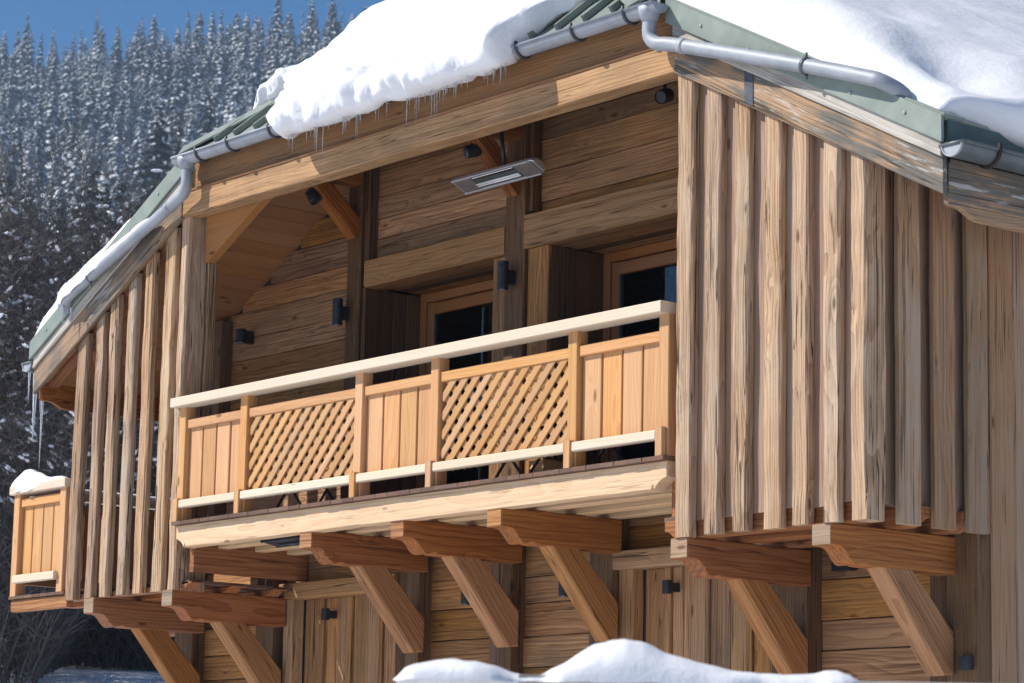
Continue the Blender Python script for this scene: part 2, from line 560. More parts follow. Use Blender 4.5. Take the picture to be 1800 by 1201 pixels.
ss = sorted(set([-3000, -1500, -600, -200, -60, -30] + list(range(-20, 120, 4)) + list(range(120, 460, 14)) + list(range(460, 780, 12)) + [800, 840, 900, 1000, 1300, 1700, 2300, 3000]))
ll = sorted(set([-3000, -1500, -800, -400] + list(range(-300, -60, 14)) + list(range(-60, 61, 4)) + list(range(74, 320, 14)) + [400, 800, 1500, 3000]))
gv = [pt(s, l) for s in ss for l in ll]
nl = len(ll)
gf = [(i * nl + j, i * nl + j + 1, (i + 1) * nl + j + 1, (i + 1) * nl + j) for i in range(len(ss) - 1) for j in range(nl - 1)]
ground = meshobj('ground', gv, gf, 'ground', None, None, True)
tag(ground, kind='structure')

# ------------------------------------------------------------------ chalet
GZ = -3.45
chalet = empty('chalet', (0, 1.2, GZ))
tag(chalet, 'weathered timber chalet with half-hipped green metal roof and projecting balcony', 'chalet')

SL = 0.518                      # slope of the main roof


def ztop(x):
    return 3.045 - SL * (abs(x) - 3.03)


def zbarge(x):
    return 2.558 - SL * (abs(x) - 3.03)


WY, PY = 1.25, 1.12             # plank face, post face of the front wall

# --- wall cores and closed body
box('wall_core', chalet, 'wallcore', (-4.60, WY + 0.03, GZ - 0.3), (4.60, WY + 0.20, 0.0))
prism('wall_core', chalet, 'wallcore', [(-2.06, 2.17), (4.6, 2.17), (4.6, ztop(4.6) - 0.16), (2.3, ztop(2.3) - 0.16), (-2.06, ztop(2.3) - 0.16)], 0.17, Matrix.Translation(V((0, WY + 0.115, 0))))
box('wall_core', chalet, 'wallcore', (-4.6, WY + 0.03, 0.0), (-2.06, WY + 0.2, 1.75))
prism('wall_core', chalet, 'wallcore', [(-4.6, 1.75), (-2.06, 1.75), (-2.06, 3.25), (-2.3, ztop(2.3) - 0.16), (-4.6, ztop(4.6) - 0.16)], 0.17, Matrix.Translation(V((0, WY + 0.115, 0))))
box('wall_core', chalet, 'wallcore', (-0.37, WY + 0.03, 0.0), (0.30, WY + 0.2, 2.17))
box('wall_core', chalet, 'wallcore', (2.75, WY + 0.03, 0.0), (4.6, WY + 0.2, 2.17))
prism('rear_wall', chalet, 'wallcore', [(-4.6, GZ - 0.3), (4.6, GZ - 0.3), (4.6, 1.9), (0, 4.3), (-4.6, 1.9)], 0.2, Matrix.Translation(V((0, 9.9, 0))))
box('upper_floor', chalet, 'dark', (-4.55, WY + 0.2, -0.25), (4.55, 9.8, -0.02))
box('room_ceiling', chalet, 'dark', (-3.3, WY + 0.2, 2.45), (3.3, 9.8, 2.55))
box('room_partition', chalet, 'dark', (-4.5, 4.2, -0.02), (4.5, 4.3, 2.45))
box('side_wall_core', chalet, 'wallcore', (4.40, WY + 0.2, GZ - 0.3), (4.58, 10, 1.9))
box('side_wall_core', chalet, 'wallcore', (-4.58, WY + 0.2, GZ - 0.3), (-4.40, 10, 1.9))

# --- upper front wall: horizontal planks, bay by bay
def plank_bay(x0, x1, z0, z1, hs, mat='wall', name='wall_plank', y=WY, clip=None):
    z = z0
    i = 0
    while z < z1 - 0.02:
        h = min(hs[i % len(hs)], z1 - z)
        a, b = x0, x1
        if clip:
            a = clip(z + h * 0.5, a)
        p = box(name, chalet, mat, (a, y + random.uniform(-0.006, 0.008), z + 0.003), (b, y + 0.035, z + h - 0.003), 0.005, segs=8, rough=0.004)
        z += h
        i += 1


plank_bay(-4.58, -2.12, 0.02, 1.80, [0.22, 0.26, 0.20, 0.24, 0.18, 0.27])
plank_bay(-4.4, -2.12, 1.80, 3.0, [0.24, 0.20, 0.25, 0.22], clip=lambda z, a: max(a, -(3.03 + (2.60 - z) / SL) - 0.12) if z > 1.8 else a)
plank_bay(-2.03, -0.14, 2.19, 3.25, [0.21, 0.17, 0.19, 0.22, 0.25])
plank_bay(0.05, 2.4, 2.24, 3.2, [0.12, 0.24, 0.25, 0.17, 0.2])
plank_bay(2.9, 4.6, 0.02, 1.9, [0.2, 0.25])

# posts of the upper wall
def post(x0, x1, z0, z1, y0=PY, y1=WY + 0.02, mat='post', rough=0.007):
    return box('wall_post', chalet, mat, (x0, y0, z0), (x1, y1, z1), 0.008, grain='z', segs=18, rough=rough)


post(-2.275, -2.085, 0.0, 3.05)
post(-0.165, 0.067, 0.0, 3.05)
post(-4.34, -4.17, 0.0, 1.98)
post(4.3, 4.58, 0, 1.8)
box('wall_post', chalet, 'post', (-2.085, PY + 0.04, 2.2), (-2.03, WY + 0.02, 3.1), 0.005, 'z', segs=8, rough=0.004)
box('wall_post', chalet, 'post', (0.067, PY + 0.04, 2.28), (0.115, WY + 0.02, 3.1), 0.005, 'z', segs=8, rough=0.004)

# lintels over the two balcony doors
beam('lintel', chalet, 'lintel', (-2.01, 1.22, 2.085), (-0.165, 1.22, 2.085), 0.22, 0.225, ch=0.012, segs=16, rough=0.007)
beam('lintel', chalet, 'lintel', (0.075, 1.22, 2.115), (3.1, 1.22, 2.115), 0.22, 0.27, ch=0.012, segs=16, rough=0.008)
# boards that close the underside of the lintels
for (a, b) in ((-2.0, -0.33), (0.33, 3.0)):
    for k in range(3):
        box('reveal_board', chalet, 'post' if k == 1 else 'wall', (a, 1.335 + k * 0.125, 1.985), (b, 1.455 + k * 0.125, 2.02), 0.003)
# vertical boards of the reveals and beside the posts
for k in range(4):
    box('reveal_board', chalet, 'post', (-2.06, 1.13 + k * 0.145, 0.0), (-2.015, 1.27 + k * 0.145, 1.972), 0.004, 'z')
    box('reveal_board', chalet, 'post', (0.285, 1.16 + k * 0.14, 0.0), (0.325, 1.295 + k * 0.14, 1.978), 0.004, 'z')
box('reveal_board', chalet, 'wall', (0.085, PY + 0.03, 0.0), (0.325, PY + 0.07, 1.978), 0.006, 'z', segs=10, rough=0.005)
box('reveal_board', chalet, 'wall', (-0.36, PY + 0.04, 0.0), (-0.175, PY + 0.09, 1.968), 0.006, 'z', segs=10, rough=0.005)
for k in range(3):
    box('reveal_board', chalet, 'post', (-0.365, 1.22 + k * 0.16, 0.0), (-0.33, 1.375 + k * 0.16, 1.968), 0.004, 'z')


# glazed balcony doors
def balcony_door(x0, x1, y=1.70, z1=1.985, reflection_panel=False):
    d = empty('balcony_door', (x0, y, 0), chalet)
    t = 0.075
    box('door_frame', d, 'frame', (x0, y, 0.0), (x0 + t, y + 0.09, z1), 0.004, 'z')
    box('door_frame', d, 'frame', (x1 - t, y, 0.0), (x1, y + 0.09, z1), 0.004, 'z')
    box('door_frame', d, 'frame', (x0 + t, y + 0.002, z1 - t), (x1 - t, y + 0.088, z1), 0.004)
    for a, b in ((x0 + t, x1 - t),):
        s = 0.085
        box('sash', d, 'frame', (a + 0.004, y + 0.02, 0.02), (a + s, y + 0.08, z1 - t - 0.005), 0.006, 'z')
        box('sash', d, 'frame', (b - s, y + 0.02, 0.02), (b - 0.004, y + 0.08, z1 - t - 0.005), 0.006, 'z')
        box('sash', d, 'frame', (a + s, y + 0.022, z1 - t - 0.105), (b - s, y + 0.078, z1 - t - 0.008), 0.006)
        box('sash', d, 'frame', (a + s, y + 0.022, 0.02), (b - s, y + 0.078, 0.16), 0.006)
        box('glazing_bead', d, 'zincdark', (a + s, y + 0.03, 0.16), (a + s + 0.012, y + 0.07, z1 - t - 0.105), 0.001, 'z')
        box('pane', d, 'glass', (a + s + 0.012, y + 0.046, 0.16), (b - s, y + 0.052, z1 - t - 0.105), 0.0005, 'z')
    if reflection_panel:  # blue panel behind the pane: the sky reflection put in as colour
        box('reflection_panel', d, 'bluereflection', (1.04, y + 0.12, 0.1), (1.5, y + 0.13, z1 - 0.2), 0.002, 'z')
    return d


balcony_door(-2.015, -0.33)
balcony_door(0.325, 2.75, 1.705, reflection_panel=True)

# --- lower front wall
LX = [-4.35, -3.10, -1.14, 0.03, 1.165, 3.08, 4.36]          # bracket centres
LZT = -0.42
zs = [0.24, 0.21, 0.27, 0.2, 0.25, 0.23]


def lower_bay(x0, x1, z1):
    z = z1
    i = random.randrange(6)
    while z > -2.2:
        h = zs[i % 6]
        box('wall_plank', chalet, 'wall', (x0, WY + random.uniform(-0.006, 0.008), z - h + 0.003), (x1, WY + 0.035, z - 0.003), 0.006, segs=8, rough=0.005)
        z -= h
        i += 1
    box('wall_plank', chalet, 'wall', (x0, WY, GZ - 0.2), (x1, WY + 0.035, z - 0.003), 0.004)


lower_bay(-4.44, -3.24, -0.05)
lower_bay(-1.16, -0.10, -0.05)
lower_bay(0.0, 1.04, -0.05)
lower_bay(3.14, 4.34, -0.05)
for x0, x1 in ((-4.62, -4.44), (-3.33, -3.19), (-1.33, -1.16), (-0.13, 0.0), (1.03, 1.175), (2.93, 3.13), (4.36, 4.63)):
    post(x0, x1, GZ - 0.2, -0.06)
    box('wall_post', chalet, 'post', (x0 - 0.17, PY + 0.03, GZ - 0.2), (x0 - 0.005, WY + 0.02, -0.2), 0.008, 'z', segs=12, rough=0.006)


# lower plank doors with lintel and trim
def plank_door(x0, x1, zt):
    d = empty('plank_door', (x0, WY, GZ), chalet)
    beam('door_lintel', d, 'lintel', (x0 - 0.02, PY + 0.07, zt + 0.068), (x1 + 0.02, PY + 0.07, zt + 0.068), 0.16, 0.135, ch=0.01, segs=14, rough=0.006)
    box('door_jamb', d, 'lintel', (x0, PY + 0.03, GZ - 0.2), (x0 + 0.15, WY + 0.02, zt), 0.012, 'z', segs=12, rough=0.008)
    x = x0 + 0.16
    k = 0
    ws = [0.22, 0.07, 0.19, 0.16, 0.05, 0.2, 0.17, 0.06, 0.21, 0.18]
    while x < x1 - 0.03:
        w = min(ws[k % len(ws)], x1 - x)
        pr = 0.02 if w < 0.08 else 0.0
        box('door_plank', d, 'wall' if k % 3 else 'lintel', (x + 0.002, WY + 0.02 - pr + random.uniform(0, 0.008), GZ - 0.2), (x + w - 0.002, WY + 0.06, zt), 0.004, 'z')
        x += w
        k += 1
    return d


dA = plank_door(-3.09, -1.50, -0.553)
plank_door(1.185, 2.75, -0.553)
box('door_hinge', dA, 'black', (-1.86, WY - 0.03, -0.68), (-1.80, WY + 0.0, -0.56), 0.002, 'z')
# header boards above the lower lintels
for x0, x1 in ((-3.2, -1.5), (1.18, 2.92)):
    for z0, z1 in ((-0.41, -0.24), (-0.236, -0.06)):
        box('wall_plank', chalet, 'wall', (x0, WY, z0), (x1, WY + 0.035, z1), 0.004, segs=6, rough=0.004)

# --- side wall of the house (vertical boards, in shade)
y = 1.235
while y < 6.0:
    w = random.uniform(0.2, 0.27)
    zt = 1.62
    box('side_board', chalet, 'side', (4.60, y + 0.003, GZ - 0.2), (4.64 + random.uniform(-0.008, 0.006), y + w - 0.003, zt), 0.006, 'z', segs=14, rough=0.005)
    y += w
box('side_board', chalet, 'side', (4.59, y, GZ - 0.2), (4.63, 10, 1.62), 0.004, 'z')

# --- brackets with ogee nose and diagonal brace
OG = [(0.0, 0.0), (0.0, -0.135), (0.07, -0.137), (0.10, -0.145), (0.135, -0.175), (0.165, -0.212), (0.195, -0.235), (0.225, -0.240), (0.255, -0.232),
      (0.285, -0.225), (0.315, -0.236), (0.35, -0.238), (0.0, 0.0)][:-1]


def bracket(xc, zt, yf=0.015, w=0.165, L=1.115):
    b = empty('corbel_bracket', (xc, PY, zt), chalet)
    pts = OG + [(L, -0.238), (L, 0.0)]
    # local X along world Y, local Z up
    wm = frame((xc, yf, zt), (0, 1, 0), (0, 0, 1))
    prism('corbel_beam', b, 'red', pts, w, wm, 0.006)
    # end grain face
    box('end_grain', b, 'end' if abs(xc) > 2 else 'brace', (xc - w / 2 + 0.006, yf - 0.004, zt - 0.130), (xc + w / 2 - 0.006, yf + 0.004, zt - 0.006), 0.001)
    # brace: plumb cut against the wall post
    y0, z0 = yf + 0.44, zt - 0.238
    yb, zb = PY - 0.005, zt - 0.875
    wm2 = frame((xc, yf, zt), (0, 1, 0), (0, 0, 1))
    zr = zt - 0.60
    pb = [(y0 - yf, z0 - zt + 0.02), (yb - yf - 0.10, zb - zt), (yb - yf, zb - zt + 0.01), (yb - yf, zr - zt), (y0 - yf + 0.27, z0 - zt + 0.02)]
    th = -math.atan2(pb[1][1] - pb[0][1], pb[1][0] - pb[0][0])
    ex = V((0, math.cos(th), -math.sin(th)))
    ez = V((0, math.sin(th), math.cos(th)))
    wm3 = frame((xc, yf, zt), ex, ez)
    loc = [(a * math.cos(th) - c * math.sin(th), a * math.sin(th) + c * math.cos(th)) for a, c in pb]
    prism('brace', b, 'brace', loc, w - 0.012, wm3, 0.012)
    if abs(xc) > 3.0:     # tongue of the brace lapped onto the beam
        pass
    return b


for xc in LX:
    bracket(xc, -0.54 if abs(xc) > 2 else -0.197)

# --- joists with ogee ends above the outer brackets
def joist(x0, x1, y0, w, z0, z1, mat='red', ogl=True, ogr=True):
    h = z1 - z0
    o = [(0.0, 0.0), (0.02, 0.0), (0.05, 0.012), (0.075, 0.035), (0.10, 0.052), (0.13, 0.052), (0.155, 0.040)]
    pts = []
    L = x1 - x0
    if ogl:
        pts += [(0, h), (0, 0.055), (0.03, 0.052), (0.06, 0.035), (0.085, 0.012), (0.12, 0.0)]
    else:
        pts += [(0, h), (0, 0)]
    if ogr:
        pts += [(L - 0.12, 0.0), (L - 0.085, 0.012), (L - 0.06, 0.035), (L - 0.03, 0.052), (L, 0.055), (L, h)]
    else:
        pts += [(L, 0), (L, h)]
    wm = frame((x0, y0 + w / 2, z0), (1, 0, 0), (0, 0, 1))
    return prism('joist', chalet, mat, pts, w, wm, 0.004)


for sgn in (-1, 1):
    for yj in (0.085, 0.49, 0.90):
        if sgn > 0:
            joist(2.86, 4.70, yj, 0.12, -0.538, -0.415)
        else:
            joist(-5.70, -2.86, yj, 0.12, -0.538, -0.490)
# rim of the left gallery
box('rim_joist', chalet, 'brace', (-5.72, 0.02, -0.60), (-4.74, 0.085, -0.492), 0.006, segs=8, rough=0.004)
# gallery deck (lower level) boards run front to back
x = -5.74
while x < -2.92:
    box('deck_board', chalet, 'deck', (x, 0.0 if x < -4.85 else 0.095, -0.488), (min(x + 0.136, -2.90), 4.0, -0.462), 0.003, 'y')
    x += 0.14
x = 2.84
while x < 4.6:
    box('deck_board', chalet, 'deck', (x, 0.10, -0.413), (min(x + 0.136, 4.62), 1.2, -0.388), 0.003, 'y')
    x += 0.14
# boards that close the step between the two floor levels
for sx in (-2.93, 2.90):
    box('step_beam', chalet, 'red', (sx, 0.11, -0.40), (sx + 0.06, 1.23, -0.06), 0.005, 'y')
# left outrigger under the gallery
box('outrigger', chalet, 'red', (-5.6, 1.3, -0.75), (-4.6, 1.45, -0.54), 0.006)

# --- balcony deck
x = -2.985
while x < 2.97:
    box('deck_board', chalet, 'deck', (x, -0.045 + random.uniform(-0.004, 0.004), -0.028), (min(x + 0.137, 2.985), 1.24, random.uniform(-0.001, 0.001)), 0.003, 'y')
    x += 0.1405
# rim beam with carved ends
rimpts = [(0, 0), (0, -0.105), (0.03, -0.115), (0.075, -0.135), (0.11, -0.17), (0.125, -0.185), (0.135, -0.15), (0.15, -0.178)]
n = 40
for i in range(n + 1):
    t = i / n
    xx = 0.20 + (5.95 - 0.40) * t
    rimpts.append((xx, -0.178 + 0.008 * noise.noise(V((xx * 2.3, 4, 0))) + 0.004 * noise.noise(V((xx * 9, 8, 0)))))
rimpts += [(5.95 - 0.15, -0.178), (5.95 - 0.135, -0.15), (5.95 - 0.125, -0.185), (5.95 - 0.11, -0.17), (5.95 - 0.075, -0.135), (5.95 - 0.03, -0.115), (5.95, -0.105), (5.95, 0)]
prism('rim_beam', chalet, 'rim', rimpts, 0.12, frame((-2.98, 0.06, -0.030), (1, 0, 0), (0, 0, 1)), 0.004)
for yj in (0.34, 0.70, 1.02):
    box('joist', chalet, 'rim', (-2.9, yj, -0.192), (2.9, yj + 0.11, -0.030), 0.006, segs=10, rough=0.004)

# --- balcony railing
rail = empty('balcony_railing', (0, 0, 0), chalet)
NP = [-3.0, -2.095, -0.535, 0.405, 1.952, 2.88]
beam('handrail', rail, 'larch_pale', (-3.035, 0.0, 0.981), (2.972, 0.0, 0.981), 0.145, 0.078, ch=0.006)
for i, x in enumerate(NP):
    box('newel_post', rail, 'larch', (x, 0.0, 0.0), (x + 0.098, 0.098, 0.942), 0.005, 'z')
    box('post_foot', rail, 'larch', (x + 0.015, -0.042, 0.001), (x + 0.083, -0.001, 0.19), 0.005, 'z')
for i in range(5):
    a, b = NP[i] + 0.098, NP[i + 1]
    box('mid_rail', rail, 'larch', (a + 0.001, 0.018, 0.765), (b - 0.001, 0.075, 0.842), 0.006)
    box('kick_rail', rail, 'larch_pale', (a + 0.004, -0.040, 0.108), (b + 0.013, 0.018, 0.174), 0.008)
    if i in (0, 2, 4):
        nb = 4
        w = (b - a) / nb
        for k in range(nb):
            box('panel_board', rail, 'larch', (a + k * w + 0.009, 0.047 + random.uniform(-0.003, 0.003), 0.12), (a + (k + 1) * w - 0.009, 0.073, 0.79), 0.004, 'z')
    else:
        z0, z1 = 0.12, 0.80
        H = z1 - z0
        for lay, sg in ((0, 1), (1, -1)):
            yl = 0.034 + lay * 0.014
            c = a - H
            step = 0.1385
            c += 0.03
            while c < b:
                # line x = c + (z - z0) for sg=+1, mirrored for sg=-1
                xa, za, xb, zb = c, z0, c + H, z1
                if xa < a:
                    za += a - xa
                    xa = a
                if xb > b:
                    zb -= xb - b
                    xb = b
                if xb - xa > 0.05:
                    if sg < 0:
                        xa, xb = a + b - xa, a + b - xb
                    d = V((xb - xa, 0, zb - za)).normalized()
                    beam('lattice_slat', rail, 'lattice', V((xa, yl, za)) + d * 0.012, V((xb, yl, zb)) - d * 0.012, 0.012, 0.059, (-d.z, 0, d.x) if sg > 0 else (d.z, 0, -d.x), 0.003)
                c += step

# --- railing of the lower gallery on the left
gr = empty('gallery_railing', (-5.7, 0, -0.46), chalet)
GZ0 = -0.462
box('handrail', gr, 'larch_pale', (-5.76, -0.03, GZ0 + 0.905), (-4.78, 0.11, GZ0 + 0.982), 0.006)
box('handrail', gr, 'larch_pale', (-5.76, 0.112, GZ0 + 0.905), (-5.62, 5.0, GZ0 + 0.982), 0.006, 'y')
for x in (-5.72, -4.905):
    box('newel_post', gr, 'larch', (x, 0.0, GZ0), (x + 0.1, 0.1, GZ0 + 0.905), 0.005, 'z')
box('mid_rail', gr, 'larch', (-5.618, 0.018, GZ0 + 0.79), (-4.907, 0.075, GZ0 + 0.868), 0.006)
box('kick_rail', gr, 'larch_pale', (-5.616, -0.04, GZ0 + 0.108), (-4.89, 0.018, GZ0 + 0.180), 0.008)
w = (5.62 - 4.905) / 4
for k in range(4):
    box('panel_board', gr, 'larch', (-5.62 + k * w + 0.008, 0.047, GZ0 + 0.12), (-5.62 + (k + 1) * w - 0.008, 0.072, GZ0 + 0.82), 0.004, 'z')
for yb in (1.6, 3.2, 4.9):
    box('newel_post', gr, 'larch', (-5.72, yb, GZ0), (-5.62, yb + 0.1, GZ0 + 0.905), 0.005, 'z')
box('mid_rail', gr, 'larch', (-5.70, 0.102, GZ0 + 0.79), (-5.645, 4.9, GZ0 + 0.868), 0.006, 'y')
box('kick_rail', gr, 'larch', (-5.70, 0.102, GZ0 + 0.108), (-5.645, 4.9, GZ0 + 0.18), 0.006, 'y')
k = 0.12
while k < 4.8:
    box('panel_board', gr, 'larch', (-5.688, k, GZ0 + 0.12), (-5.664, k + 0.17, GZ0 + 0.82), 0.004, 'z')
    k += 0.19

# --- left screen: rough-hewn uprights with gaps
LB = [(-4.755, 0.165), (-4.436, 0.120), (-4.20, 0.122), (-3.92, 0.125), (-3.655, 0.135), (-3.355, 0.15)]
for x, w in LB:
    xc = x + w / 2
    zt = zbarge(xc) + 0.07
    tl = random.uniform(-0.012, 0.012)
    beam('upright', chalet, 'batten', (xc + tl, 0.045, -0.545), (xc - tl, 0.045, zt), 0.072, w, (1, 0, 0), 0.014, segs=40, rough=0.011, freq=1.7)
zt = zbarge(-3.03) + 0.05
beam('corner_post', chalet, 'batten', (-3.055, 0.11, -0.545), (-3.055, 0.11, zt), 0.20, 0.105, (1, 0, 0), 0.014, segs=34, rough=0.010, freq=2.6)
box('corner_board', chalet, 'batten', (-3.03, 0.215, -0.545), (-2.985, 0.30, 2.55), 0.004, 'z', segs=10, rough=0.004)

# --- right screen: battens over backing boards, turning the corner
RB = [(3.048, 0.150), (3.323, 0.140), (3.588, 0.130), (3.866, 0.150), (4.12, 0.132), (4.382, 0.138), (4.622, 0.128)]
for i, (x, w) in enumerate(RB):
    xc = x + w / 2
    zt = zbarge(xc) + 0.06
    d = 0.066 + random.uniform(-0.006, 0.012)
    if i == 6:
        d = 0.178
    beam('batten', chalet, 'batten', (xc, d / 2 - 0.004, -0.54 + random.uniform(-0.004, 0.004)), (xc + random.uniform(-.006, .006), d / 2 - 0.004, zt), d, w, (1, 0, 0), 0.013, segs=48, rough=0.0115, freq=1.7)
for i in range(7):
    x0 = 3.06 + i * 0.265 - (0.0 if i else 0.0)
    x1 = min(x0 + 0.262, 4.685)
    if x1 - x0 < 0.03:
        continue
    zt = zbarge((x0 + x1) / 2) + 0.10
    beam('backing_board', chalet, 'backing', ((x0 + x1) / 2, 0.073 + random.uniform(-0.002, 0.003), -0.425 + random.uniform(-0.012, 0.012)), ((x0 + x1) / 2, 0.073, zt), 0.022, x1 - x0, (1, 0, 0), 0.004, segs=12, rough=0.003)
for y0, y1 in ((0.298, 0.486), (0.612, 0.798), (0.918, 1.105)):
    beam('batten', chalet, 'side', (4.722, (y0 + y1) / 2, -0.545), (4.722, (y0 + y1) / 2, 1.72), y1 - y0, 0.058, (1, 0, 0), 0.012, segs=34, rough=0.006, freq=1.5)
for i, (y0, y1) in enumerate(((0.10, 0.33), (0.333, 0.62), (0.623, 0.93), (0.933, 1.20))):
    box('backing_board', chalet, 'backing', (4.632, y0, -0.42 - 0.01 * (i % 2)), (4.652, y1, 1.75), 0.004, 'z', segs=8, rough=0.003)

# --- roof timbers: hip beam, fascia, barge boards
box('beam_ledge', chalet, 'fascia', (-3.025, -0.040, 2.752), (3.035, 0.012, 2.772), 0.003)
beam('hip_beam', chalet, 'hip', (-3.03, 0.05, 2.655), (3.045, 0.05, 2.655), 0.16, 0.200, ch=0.008, segs=30, rough=0.005, freq=1.6)
beam('hip_fascia', chalet, 'fascia', (-3.02, 0.055, 2.885), (3.03, 0.055, 2.885), 0.09, 0.25, ch=0.006, segs=30, rough=0.004, freq=1.6)
box('inner_beam', chalet, 'red', (-2.4, 0.32, 2.70), (3.0, 0.46, 2.90), 0.008, segs=12, rough=0.006)
for sg in (-1, 1):
    a, b = 3.045, 5.41
    dirx = V((sg, 0, -SL)).normalized()
    nrm = V((sg * SL, 0, 1)).normalized()

    def rake(name, mat, off0, off1, y0, y1, xa=a, xb=b, **kw):
        """board along the rake; off0/off1: vertical distance of its edges below the roof top line"""
        zc = lambda x: ztop(x) - (off0 + off1) / 2
        hh = (off1 - off0) / math.sqrt(1 + SL * SL)
        k = SL
        return beam(name, chalet, mat, (sg * xa, (y0 + y1) / 2, zc(xa)), (sg * xb, (y0 + y1) / 2, zc(xb)), y1 - y0, hh, nrm, 0.004, cut0=(0, -SL), cut1=(0, -SL), **kw)
    rake('barge_board', 'barge', 0.245, 0.487, -0.035, 0.0, segs=20, rough=0.003)
    rake('upper_barge_board', 'bargewhite', 0.165, 0.262, -0.055, -0.037, segs=20, rough=0.002)
    vf = rake('verge_flashing', 'green', 0.0, 0.168, -0.080, -0.057, 3.0, 5.44)
    rake('verge_cap', 'green', -0.012, 0.012, -0.0565, 0.13, 3.0, 5.44)
    # screws
    for k in range(5):
        xs = 3.35 + k * 0.45
        zz = ztop(xs) - 0.085 - 0.02 * (k % 2)
        tube('screw', vf, 'zinc', [(sg * xs, -0.080, zz), (sg * xs, -0.088, zz), (sg * xs, -0.0885, zz)], [0.011, 0.010, 0.004], 8)
    if sg > 0:
        rake('joint_strap', 'bracket', 0.25, 0.475, -0.040, -0.0355, 3.72, 3.80)
    # rafter behind the barge
    rake('rafter', 'red', 0.26, 0.44, 0.085 if sg < 0 else 0.10, 0.20, 3.1, 5.36)
    # soffit boards run front to back, stepping down the slope
    x = 2.1
    while x < 5.36:
        x2 = min(x + 0.145, 5.38)
        zo = 0.40
        p0 = V((sg * (x + x2) / 2, 0.02 if x > 3.0 else 0.3, ztop((x + x2) / 2) - zo))
        p1 = V((p0.x, 8.0, p0.z))
        beam('soffit_board', chalet, 'soffit', p0, p1, (x2 - x) * 1.12, 0.02, nrm, 0.003)
        x = x2 + 0.001
    # main roof slab
    hipY = -0.08
    zp = ztop(0.0)
    ya = -0.08 + (zp - 3.06) / 0.84
    def P(x, y, dz):
        return (sg * x, y, ztop(x) + dz)
    top = [P(3.0, -0.03, -0.005), P(5.43, -0.03, -0.005), P(5.43, 10.2, -0.005), P(0.0, 10.2, -0.005), P(0.0, ya, -0.005)]
    bot = [P(3.0, -0.03, -0.15), P(5.38, -0.03, -0.15), P(5.38, 10.2, -0.15), P(0.0, 10.2, -0.15), P(0.0, ya, -0.15)]
    fs = [(0, 1, 2, 3, 4), (9, 8, 7, 6, 5)] + [(i, 5 + i, 5 + (i + 1) % 5, (i + 1) % 5) for i in range(5)]
    if sg < 0:
        fs = [f[::-1] for f in fs]
    meshobj('main_roof', top + bot, fs, 'green', chalet)
    # eave fascia with a carved front end
    fp = [(0.02, 0.0), (0.0, -0.03), (0.0, -0.27), (0.02, -0.285), (0.07, -0.285), (0.12, -0.292), (0.17, -0.315), (0.21, -0.335), (0.27, -0.345), (0.5, -0.345), (10.2, -0.345), (10.2, 0.0)]
    prism('eave_fascia', chalet, 'barge' if sg > 0 else 'red', fp, 0.05, frame((sg * 5.385, 0.02, 1.555), (0, 1, 0), (0, 0, 1)), 0.004)
    # eave gutter
    gx, gz, gr_ = sg * 5.505, 1.615, 0.085
    vs, fs = [], []
    N = 14
    for yy in (-0.05, 2.5, 5.0, 10.2):
        for k in range(N + 1):
            t = math.pi * k / N
            vs.append((gx - gr_ * math.cos(t), yy, gz - gr_ * math.sin(t)))
        for k in range(N + 1):
            t = math.pi * (N - k) / N
            vs.append((gx - (gr_ - 0.006) * math.cos(t), yy, gz - (gr_ - 0.006) * math.sin(t)))
    m2 = 2 * (N + 1)
    for i in range(3):
        for k in range(m2):
            k2 = (k + 1) % m2
            fs.append((i * m2 + k, i * m2 + k2, (i + 1) * m2 + k2, (i + 1) * m2 + k))
    eg = meshobj('eave_gutter', vs, fs, 'zincdark', chalet, None, True)
    cap = [(gx - gr_ * math.cos(math.pi * k / N) - 0, gz - gr_ * math.sin(math.pi * k / N)) for k in range(N + 1)]
    prism('gutter_end_cap', eg, 'zinc', [(c[0] - gx, c[1] - gz) for c in cap], 0.008, frame((gx, -0.055, gz), (1, 0, 0), (0, 0, 1)))
    tube('gutter_bead', eg, 'zincdark', [(gx + sg * gr_, -0.055, gz), (gx + sg * gr_, 10.2, gz)], 0.011, 8)
    tube('gutter_end_rim', eg, 'zinc', [(gx - gr_ * 0.94 * math.cos(math.pi * k / N), -0.062, gz - gr_ * 0.94 * math.sin(math.pi * k / N)) for k in range(N + 1)], 0.006, 6)
    tube('gutter_end_bar', eg, 'zincdark', [(gx - gr_ - 0.012, -0.058, gz - 0.004), (gx + gr_ + 0.012, -0.058, gz - 0.004)], 0.013, 8)
    for yb in (0.26, 1.0, 1.8, 2.6):
        pts = [(gx - 1.0 * sg * gr_ * 1.09 * math.cos(math.pi * k / N), yb, gz - gr_ * 1.09 * math.sin(math.pi * k / N)) for k in range(0, N + 1)]
        pts.append((gx + sg * gr_ * 1.05, yb, gz + 0.035))
        tube('gutter_bracket', eg, 'rust', pts, 0.014, 6)
    box('eave_drip', chalet, 'greendark', (sg * 5.42 if sg > 0 else -5.45, -0.03, 1.60), (sg * 5.42 + 0.03 if sg > 0 else -5.42, 10.2, 1.77), 0.002, 'y')

# knee braces from corner post to hip beam
for sg in (-1,):
    pts = [(0, 0), (0, -0.42), (0.03, -0.42), (0.86, 0.0)] if sg < 0 else [(0, 0), (-0.80, 0.0), (-0.03, -0.40), (0, -0.40)]
    prism('knee_brace', chalet, 'soffit', pts, 0.09, frame((sg * 2.94, 0.19, 2.60), (1, 0, 0), (0, 0, 1)), 0.005)

# ceiling of the loggia
x = -3.1
yy = 0.13
while yy < 1.25:
    box('ceiling_board', chalet, 'soffit', (-2.2, yy, 3.09), (2.2, yy + 0.138, 3.11), 0.003)
    yy += 0.14
